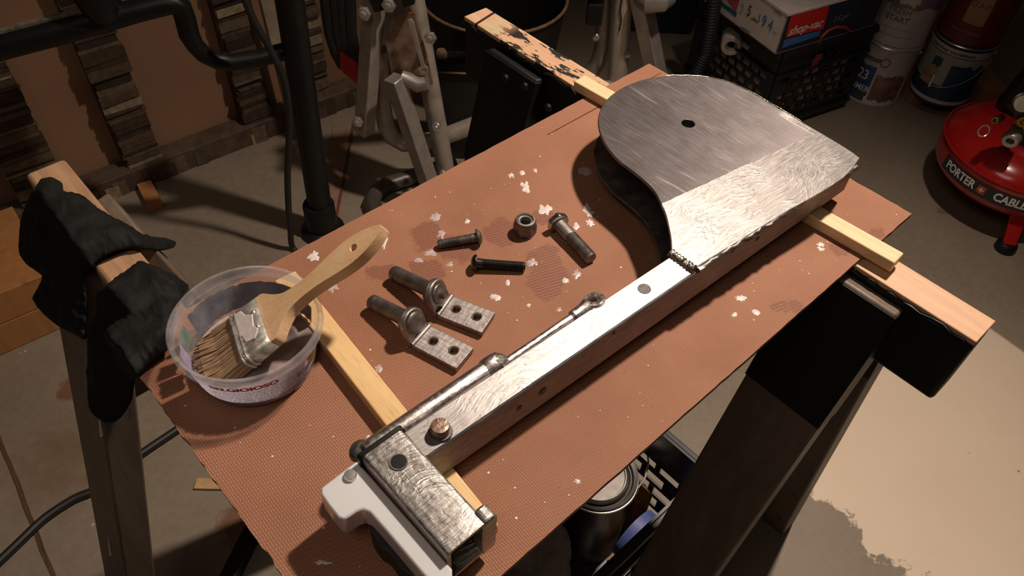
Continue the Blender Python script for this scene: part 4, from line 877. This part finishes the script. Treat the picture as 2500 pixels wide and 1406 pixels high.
def planefn(o_, dx_, dz_): return lambda x, y: o_ + dx_ * x + dz_ * y
text('shop-vac', .034, m_inkw, bx, planefn(fF(1966, 66) - Y1 * .0008, X1, Z), shear=.25, off=.0006, sx=.92)
text('2.5 gal', .020, M('print_dim', (.20, .25, .38), .5), bx, planefn(fF(2052, 42) - Y1 * .0008, X1, Z), shear=.2)
text('WET DRY VAC', .010, m_pale, bx, planefn(fF(1950, 125) - Y1 * .0008, X1, Z))
patch([fE(*p) for p in ((1748, 2), (1752, -2), (1800, 30), (1797, 42))], M('print_blue_dark', (.035, .12, .25), .5), bx, -X1)
patch([fE(*p) for p in ((1772, -8), (1808, -8), (1799, 26), (1790, 22))], M('print_red_pale', (.50, .10, .08), .5), bx, -X1)
for s_, px, py, sz, m_ in (('2', 1812, 22, .034, M('print_grey', (.40, .36, .34), .5)), ('5', 1830, 28, .040, m_inkb), ('9', 1866, 53, .044, m_pblue), ('4', 1882, 63, .044, m_pblue), ('GAL', 1844, 46, .010, m_inkb), ('liters', 1893, 80, .008, m_inkb)):
    text(s_, sz, m_, bx, planefn(fE(px, py) - X1 * .0008, -Y1, Z), sx=.72)
text('VORTEX', .011, m_inkb, bx, planefn(fE(1899, 32) - X1 * .0008, -Y1, Z), sx=.7)
patch([fE(*p) for p in ((1810, 64), (1832, 78), (1828, 84), (1806, 70))], M('print_tan', (.25, .2, .17), .5), bx, -X1)
q = MB(); q.tube([fE(1764, 48), fE(1803, 66)], .0008, 5); q.tube([fE(1856, 35), fE(1854, 52)], .0008, 5); q.tube([fE(1834, 44), fE(1852, 54)], .0008, 5); q.build('printed_line', m_inkb, bx)
tag_ = fF(1985, 147); patch([tag_ + oF * 8 + X1 * a + Z * b for a, b in ((-.012, -.02), (.012, -.02), (.020, .02), (-.004, .02))], M('red_tag', (.22, .03, .025), .5), [c for c in C.objects if c.name == 'milk_crate'][0], -Y1, 'red_label')
# ------------------------------------------------------------------ paint cans
def can(label, c, cols, grp=None, r=.083, h=.188, bail=False):
    o = thing('paint_can', c, label, 'paint can', 0, grp); facing = math.atan2(-c.y, -c.x)
    q = MB(); q.lathe([(0, .003), (r - .003, .003), (r - .001, 0), (r, .002), (r, .006), (r - .0015, .008), (r - .0015, h - .012), (r, h - .010), (r + .0008, h - .004), (r - .001, h), (r - .006, h - .001), (r - .008, h - .006), (r - .014, h - .007), (r - .016, h - .003), (0, h - .003)], T(c), 48); q.build('body', m_chrome if cols is None else cols[0], o, 40)
    q = MB(); q.tube([c + Vector(((r + .0002) * math.cos(a * .1309), (r + .0002) * math.sin(a * .1309), h - .006)) for a in range(48)], .0028, 8, closed=True); q.build('rim', m_chrome, o)
    for sg in (1, -1):
        a = facing + sg * 1.75; q = MB(); q.ball(T(c + Vector(((r + .001) * math.cos(a), (r + .001) * math.sin(a), h * .80))), .007, 10); q.build('bail_ear', m_chrome, o)
    return o, facing
def cpatch(o, c, r, a0, a1, z0, z1, m, fn0=None, fn1=None, n=24, name='label'):
    q = MB(); A_, B_ = [], []
    for i in range(n + 1):
        a = a0 + (a1 - a0) * i / n; f = i / n
        A_.append(c + Vector((r * math.cos(a), r * math.sin(a), z0 + (fn0(f) if fn0 else 0)))); B_.append(c + Vector((r * math.cos(a), r * math.sin(a), z1 + (fn1(f) if fn1 else 0))))
    A_, B_ = q.verts(A_), q.verts(B_)
    for i in range(n): q.face([A_[i], A_[i + 1], B_[i + 1], B_[i]])
    return q.build(name, m, o, 60)
def ctext(o, c, r, a, z, body, size, m, sx=1): text(body, size, m, o, lambda x, y: c + Vector((r * math.cos(a + x / r), r * math.sin(a + x / r), z + y)), sx=sx, off=.0003)
m_cw = M('can_white', (.50, .43, .43), .4, 0, .15, 40); m_cg = M('can_grey', (.40, .36, .35), .4, 0, .12, 40)
wob = lambda s: (lambda f: .012 * mnoise.noise(Vector((f * 6, s, 0))))
c1 = at(2122, 222, 0); c1.z = 0
o, fc = can('white and blue primer can on the floor, below the grey-labelled can', c1, (m_cw,))
r = .0824
cpatch(o, c1, r, fc - 1.5, fc - .05, .028, .120, M('can_blue', (.035, .07, .20), .4, 0, .3, 20), None, wob(1), name='blue_panel')
cpatch(o, c1, r, fc + .02, fc + 1.1, .020, .100, M('can_photo', (.30, .17, .13), .45, 0, .5, 30, col2=(.10, .05, .04)), wob(2), wob(3), name='photo_panel')
cpatch(o, c1, r + .0002, fc - 1.5, fc - .1, .010, .045, M('can_teal', (.06, .09, .10), .45, 0, .4, 20), None, wob(4), name='teal_panel')
ctext(o, c1, r + .0006, fc - .35, .140, 'ZINSSER', .016, m_inkb); ctext(o, c1, r + .0006, fc - .52, .088, '123', .042, m_inkw, .8); ctext(o, c1, r + .0006, fc - .45, .048, 'PRIMER', .026, m_inkw, .85)
q = MB(); q.tube([c1 + Vector(((r + .0004) * math.cos(fc + .12 + .012 * math.cos(k * .5236) / r), (r + .0004) * math.sin(fc + .12 + .012 * math.cos(k * .5236) / r), .140 + .012 * math.sin(k * .5236))) for k in range(12)], .0012, 6, closed=True); q.build('round_logo', M('logo_red', (.30, .05, .05), .5), o)
c2 = c1 + Z * .1895
o, fc = can('grey-labelled paint can stacked on the white and blue primer can', c2, (m_cg,))
cpatch(o, c2, r, fc - 1.4, fc + 1.4, .112, .178, M('can_purple', (.15, .12, .17), .4, 0, .3, 20), wob(5), None, name='purple_panel'); cpatch(o, c2, r + .0003, fc - .25, fc + .35, .122, .168, m_cw, wob(6), None, name='white_panel')
ctext(o, c2, r + .0006, fc - .12, .100, 'FRESH', .022, M('can_ink', (.16, .13, .10), .5)); ctext(o, c2, r + .0006, fc - .12, .078, 'START', .022, M('can_ink2', (.16, .13, .10), .5))
for z_ in (.05, .03): cpatch(o, c2, r, fc - .7, fc + .6, z_, z_ + .0015, M('can_line', (.30, .26, .24), .5), name='printed_line')
c3 = at(2290, 222, .04)
o, fc = can('blue landscape-label paint can sitting on wood blocks', c3, (M('can_navy', (.018, .035, .07), .4, 0, .4, 20),))
cpatch(o, c3, r, fc - 1.7, fc + 1.7, .060, .150, M('can_cream', (.33, .32, .28), .45, 0, .2, 20), wob(7), None, name='cream_panel')
cpatch(o, c3, r + .0003, fc + .02, fc + 1.3, .055, .128, M('can_teal2', (.022, .055, .10), .45, 0, .4, 30), None, wob(8), name='tree_panel'); cpatch(o, c3, r + .0003, fc - .62, fc - .30, .108, .135, M('can_teal2', (.022, .055, .10), .45), wob(9), wob(10), name='tree_panel')
cpatch(o, c3, r + .0006, fc - .85, fc - .30, .052, .102, M('can_tan', (.36, .22, .12), .5, 0, .15, 30), name='tan_label')
for z0_, z1_ in ((.006, .018), (.152, .172)): cpatch(o, c3, r, fc - 1.8, fc + 1.8, z0_, z1_, m_cw, name='white_band')
q = MB(); q.tube([c3 + Vector(((r + .004) * math.cos(fc - .35 + 1.7 * k / 16), (r + .004) * math.sin(fc - .35 + 1.7 * k / 16), .055 + .095 * (k / 16) ** 2)) for k in range(17)], .0013, 6); q.build('wire_bail', m_chrome, o)
q = MB(); q.tube([c3 + Vector(((r + .004) * math.cos(fc - .32), (r + .004) * math.sin(fc - .32), z_)) for z_ in (.048, .085)], .003, 8); q.build('bail_grip', m_inkw, o)
ctext(o, c3, r + .0009, fc - .57, .075, 'SOLID', .012, M('can_ink3', (.20, .11, .05), .5)); ctext(o, c3, r + .0009, fc - .2, .160, 'SOLID STAIN  WATERPROOF', .010, m_inkb)
c4 = c3 + Z * .1895
o, fc = can('dark red paint can stacked on the blue landscape-label can', c4, (M('can_red', (.13, .022, .016), .4, 0, .2, 20),))
cpatch(o, c4, r + .0003, fc - .35, fc + .30, .058, .16, M('can_tan2', (.34, .19, .10), .5, 0, .15, 30), name='tan_label'); ctext(o, c4, r + .0006, fc - .1, .034, 'SOLID COLOR', .012, M('can_ink4', (.30, .12, .09), .5)); ctext(o, c4, r + .0006, fc, .11, 'STAIN', .022, M('can_ink5', (.16, .07, .03), .5))
for px0, px1, py, lb in ((2205, 2275, 252, 'left wood block under the blue paint can'), (2372, 2430, 244, 'right wood block beside the blue paint can, by the compressor')):
    a, b = at(px0, py - 10, 0), at(px1, py + 8, 0); c = (a + b) / 2 + Vector((.01, .06, 0)); o = thing('wood_block', c, lb, 'wood block', .1)
    q = MB(); q.box(T(c + Z * .0195) @ Matrix.Rotation(.12, 4, 'Z'), (b - a).length * 1.15, .13, .039); q.build('block', m_orange, o, 0, .002)
# ------------------------------------------------------------------ compressor
cc = Vector((1.228, 1.572, 0)); cr_ = .188
cmp_ = thing('air_compressor', cc, 'red pancake air compressor with black motor shroud at the right edge', 'compressor')
q = MB(); q.lathe([(0, .055), (.07, .056), (.13, .062), (.165, .078), (.184, .100), (cr_, .118), (cr_, .150), (.184, .168), (.168, .190), (.135, .212), (.08, .228), (0, .234)], T(cc), 64); q.build('tank', m_red, cmp_, 60, sub=1)
q = MB(); q.tube([cc + Vector(((cr_ + .0005) * math.cos(a * .0982), (cr_ + .0005) * math.sin(a * .0982), .166)) for a in range(64)], .0025, 8, closed=True); q.build('tank_seam', m_red, cmp_)
for ang in (258, 8, 108):
    a = math.radians(ang); d = Vector((math.cos(a), math.sin(a), 0)); q = MB(); q.slab([cc + d * .145 + Z.cross(d) * s_ * .02 + Z * .095 for s_ in (-1, 1)] + [cc + d * .19 + Z.cross(d) * s_ * .014 + Z * .022 for s_ in (1, -1)], d * .012); lg_ = q.build('leg', m_red, cmp_, 0, .002)
    q = MB(); q.lathe([(0, 0), (.022, 0), (.025, .006), (.024, .018), (.018, .024), (0, .024)], T(cc + d * .192), 20); q.build('rubber_foot', m_black, lg_, 40)
af = math.radians(223)
def bandp(a0, a1, z0, z1, m, name, r_): return cpatch(cmp_, cc, r_, math.radians(a0), math.radians(a1), z0, z1, m, name=name)
bandp(186, 262, .112, .150, m_inkb, 'name_band', cr_ + .0008)
def wordc(b, deg, sz): text(b, sz, m_inkw, cmp_, lambda x, y: cc + Vector(((cr_ + .0014) * math.cos(math.radians(deg) + x / cr_), (cr_ + .0014) * math.sin(math.radians(deg) + x / cr_), .131 + y)), off=.0009, sx=.82)
wordc('PORTER', 204, .030); wordc('CABLE', 243, .030)
bandp(220, 226, .120, .141, M('badge_red', (.40, .06, .03), .4), 'badge', cr_ + .0012)
def starfn(x, y): return cc + Vector(((cr_ + .0018) * math.cos(math.radians(223) + x / cr_), (cr_ + .0018) * math.sin(math.radians(223) + x / cr_), .1305 + y))
q = MB(); q.face(q.verts([starfn(r__ * math.cos(k * math.pi / 4), r__ * math.sin(k * math.pi / 4)) for k in range(8) for r__ in ((.0095 if k % 2 == 0 else .0035),)])); q.build('badge_star', M('badge_cream', (.7, .5, .3), .4), cmp_, 0)
q = MB(); q.box(T(cc + Vector((.05, .05, .31))) @ Matrix.Rotation(.5, 4, 'Z'), .22, .20, .19, .8); q.build('motor_shroud', m_black, cmp_, 30, .03)
q = MB(); q.box(T(cc + Vector((-.02, -.035, .255))) @ Matrix.Rotation(.6, 4, 'Z'), .13, .06, .07); q.build('control_panel', m_black, cmp_, 30, .008)
def fit(p, d, r_, l_, m, name, prof=None):
    q = MB(); q.lathe(prof or [(r_, 0), (r_, l_ * .6), (r_ * 1.2, l_ * .62), (r_ * 1.2, l_ * .9), (r_, l_), (r_ * .55, l_), (r_ * .5, l_ * .7), (0, l_ * .7)], frame(p, z=d), 18); q.build(name, m, cmp_, 40)
pg = cc + Vector((0, -.13, 0)); PG = lambda px, py: onpl(px, py, pg, YN)
gp = PG(2492, 252); q = MB(); q.lathe([(.021, .012), (.023, 0), (.023, -.012), (.019, -.014), (.019, -.011), (0, -.011)], frame(gp, z=(.2, 1, -.6)), 24); g_o = q.build('pressure_gauge', m_black, cmp_, 40)
q = MB(); q.lathe([(0, -.0115), (.018, -.0115), (.018, -.0105)], frame(gp, z=(.2, 1, -.6)), 24); q.build('gauge_face', M('gauge_face', (.36, .32, .22), .5), g_o, 40)
fit(PG(2492, 300) + Vector((.01, .03, 0)), (-.3, -1, .2), .012, .04, M('brass', (.55, .33, .12), .3, 1), 'brass_fitting')
fit(PG(2475, 335) + Vector((.02, .03, .0)), (-.6, -.8, -.1), .016, .05, m_silver2, 'quick_coupler')
fit(PG(2425, 305) + Vector((.03, .03, 0)), (-.8, -.6, .1), .008, .03, M('brass2', (.50, .30, .16), .3, 1), 'drain_valve')
rc_ = PG(2402, 320); q = MB(); q.tube([rc_ + Vector((.012 * math.cos(k * .5236), .004 * math.sin(k * .5236), .012 * math.sin(k * .5236))) for k in range(12)], .0018, 6, closed=True); q.build('pull_ring', m_chrome, cmp_)
# ------------------------------------------------------------------ crate under the board and its contents
K2 = Vector((.302, .576, 0)); m_crate2 = M('grey_black_plastic', (.028, .028, .028), .36, 0, .25)
crate('dark plastic crate on the floor under the right half of the board', K2, -U, -V, .33, .28, (5, 6), m_crate2)
pc_ = at(1460, 1158, .205); pc_.z = .0065
o, fc = can('paint can with shiny metal lid inside the crate under the board', pc_, (M('tin_side', (.30, .27, .25), .3, .9, .3, 30),), r=.062, h=.20)
q = MB(); q.lathe([(0, .1985), (.042, .1985), (.043, .2005), (.045, .2005), (.047, .198), (.049, .2), (.051, .1985)], T(pc_), 48); q.build('lid', M('tin_lid', (.17, .155, .14), .4, .9, .3), o, 40)
q = MB(); P_ = [at(1580, 1095, .20), at(1583, 1130, .20), at(1575, 1165, .195), at(1555, 1195, .19), at(1528, 1212, .19), at(1512, 1228, .18), at(1500, 1240, .17)]; q.tube(P_, .0016, 6); q.build('wire_bail', m_chrome, o)
def crumple(name, label, cat, c, r_, m, seed, fl=.6):
    q = MB(); bmesh.ops.create_icosphere(q.bm, subdivisions=4, radius=1)
    for v in q.bm.verts:
        n = v.co.normalized(); k = 1 + .45 * mnoise.noise(n * 1.6 + Vector((seed, 0, 0))) + .28 * mnoise.ridged_multi_fractal(n * 2.2 + Vector((0, seed, 0)), 1, 2, 3, 1, 2) * .5
        v.co = Vector((n.x * k, n.y * k, n.z * k * fl)) * r_
    zm = min(v.co.z for v in q.bm.verts)
    for v in q.bm.verts: v.co.z -= zm
    o = q.build(name, m, None, 180); o.location = c; return tag(o, label, cat)
crumple('shop_rag', 'crumpled pale rag in the crate under the board edge', 'rag', L(345, 165, 6.5), .058, M('rag', (.60, .55, .50), .9, 0, .3, 60), 3.1, 1.5)
a = L(310, 248, 6.5); b = a + U * .10
o = thing('caulk_tube', (a + b) / 2, 'grey caulk tube lying in the crate under the board', 'tube', math.atan2(U.y, U.x))
q = MB(); q.tube([a + Z * .024, b + Z * .024], .0235, 20); q.build('barrel', M('grey_tube', (.22, .21, .21), .45), o); q = MB(); q.tube([b + Z * .024, b + Z * .024 + U * .03], [.011, .003], 14); q.build('nozzle', m_inkw, o)
c = L(497, 251, 6.5); o = thing('wood_offcut', c, 'dark wood offcut under the blue tape roll in the crate', 'wood scrap', math.atan2(U.y, U.x)); q = MB(); q.box(T(c + Z * .04) @ Matrix.Rotation(math.atan2(U.y, U.x), 4, 'Z'), .09, .034, .08); q.build('block', m_orange, o, 0, .002)
tt = L(497, 251, 86.8) + Z * .045
o = thing('tape_roll', tt - Z * .046, 'blue masking tape roll standing in the crate beside the paint can', 'tape'); q = MB()
rg = [(.045, -.012), (.045, .012), (.038, .012), (.038, -.012), (.045, -.012)]; q.lathe(rg, frame(tt, z=V), 32); q.build('tape', M('blue_tape', (.09, .12, .34), .5), o, 40)
q = MB(); q.lathe([(.0378, -.012), (.0378, .012), (.036, .012), (.036, -.012), (.0378, -.012)], frame(tt, z=V), 32); q.build('core', m_pale, o, 40)
c = L(560, 203, 6.5); o = thing('wood_offcut', c, 'orange wood offcut standing in the crate beside the blue tape roll', 'wood scrap', .5); q = MB(); q.box(T(c + Z * .06) @ Matrix.Rotation(.5, 4, 'Z'), .03, .026, .12); q.build('block', m_orange, o, 0, .002)
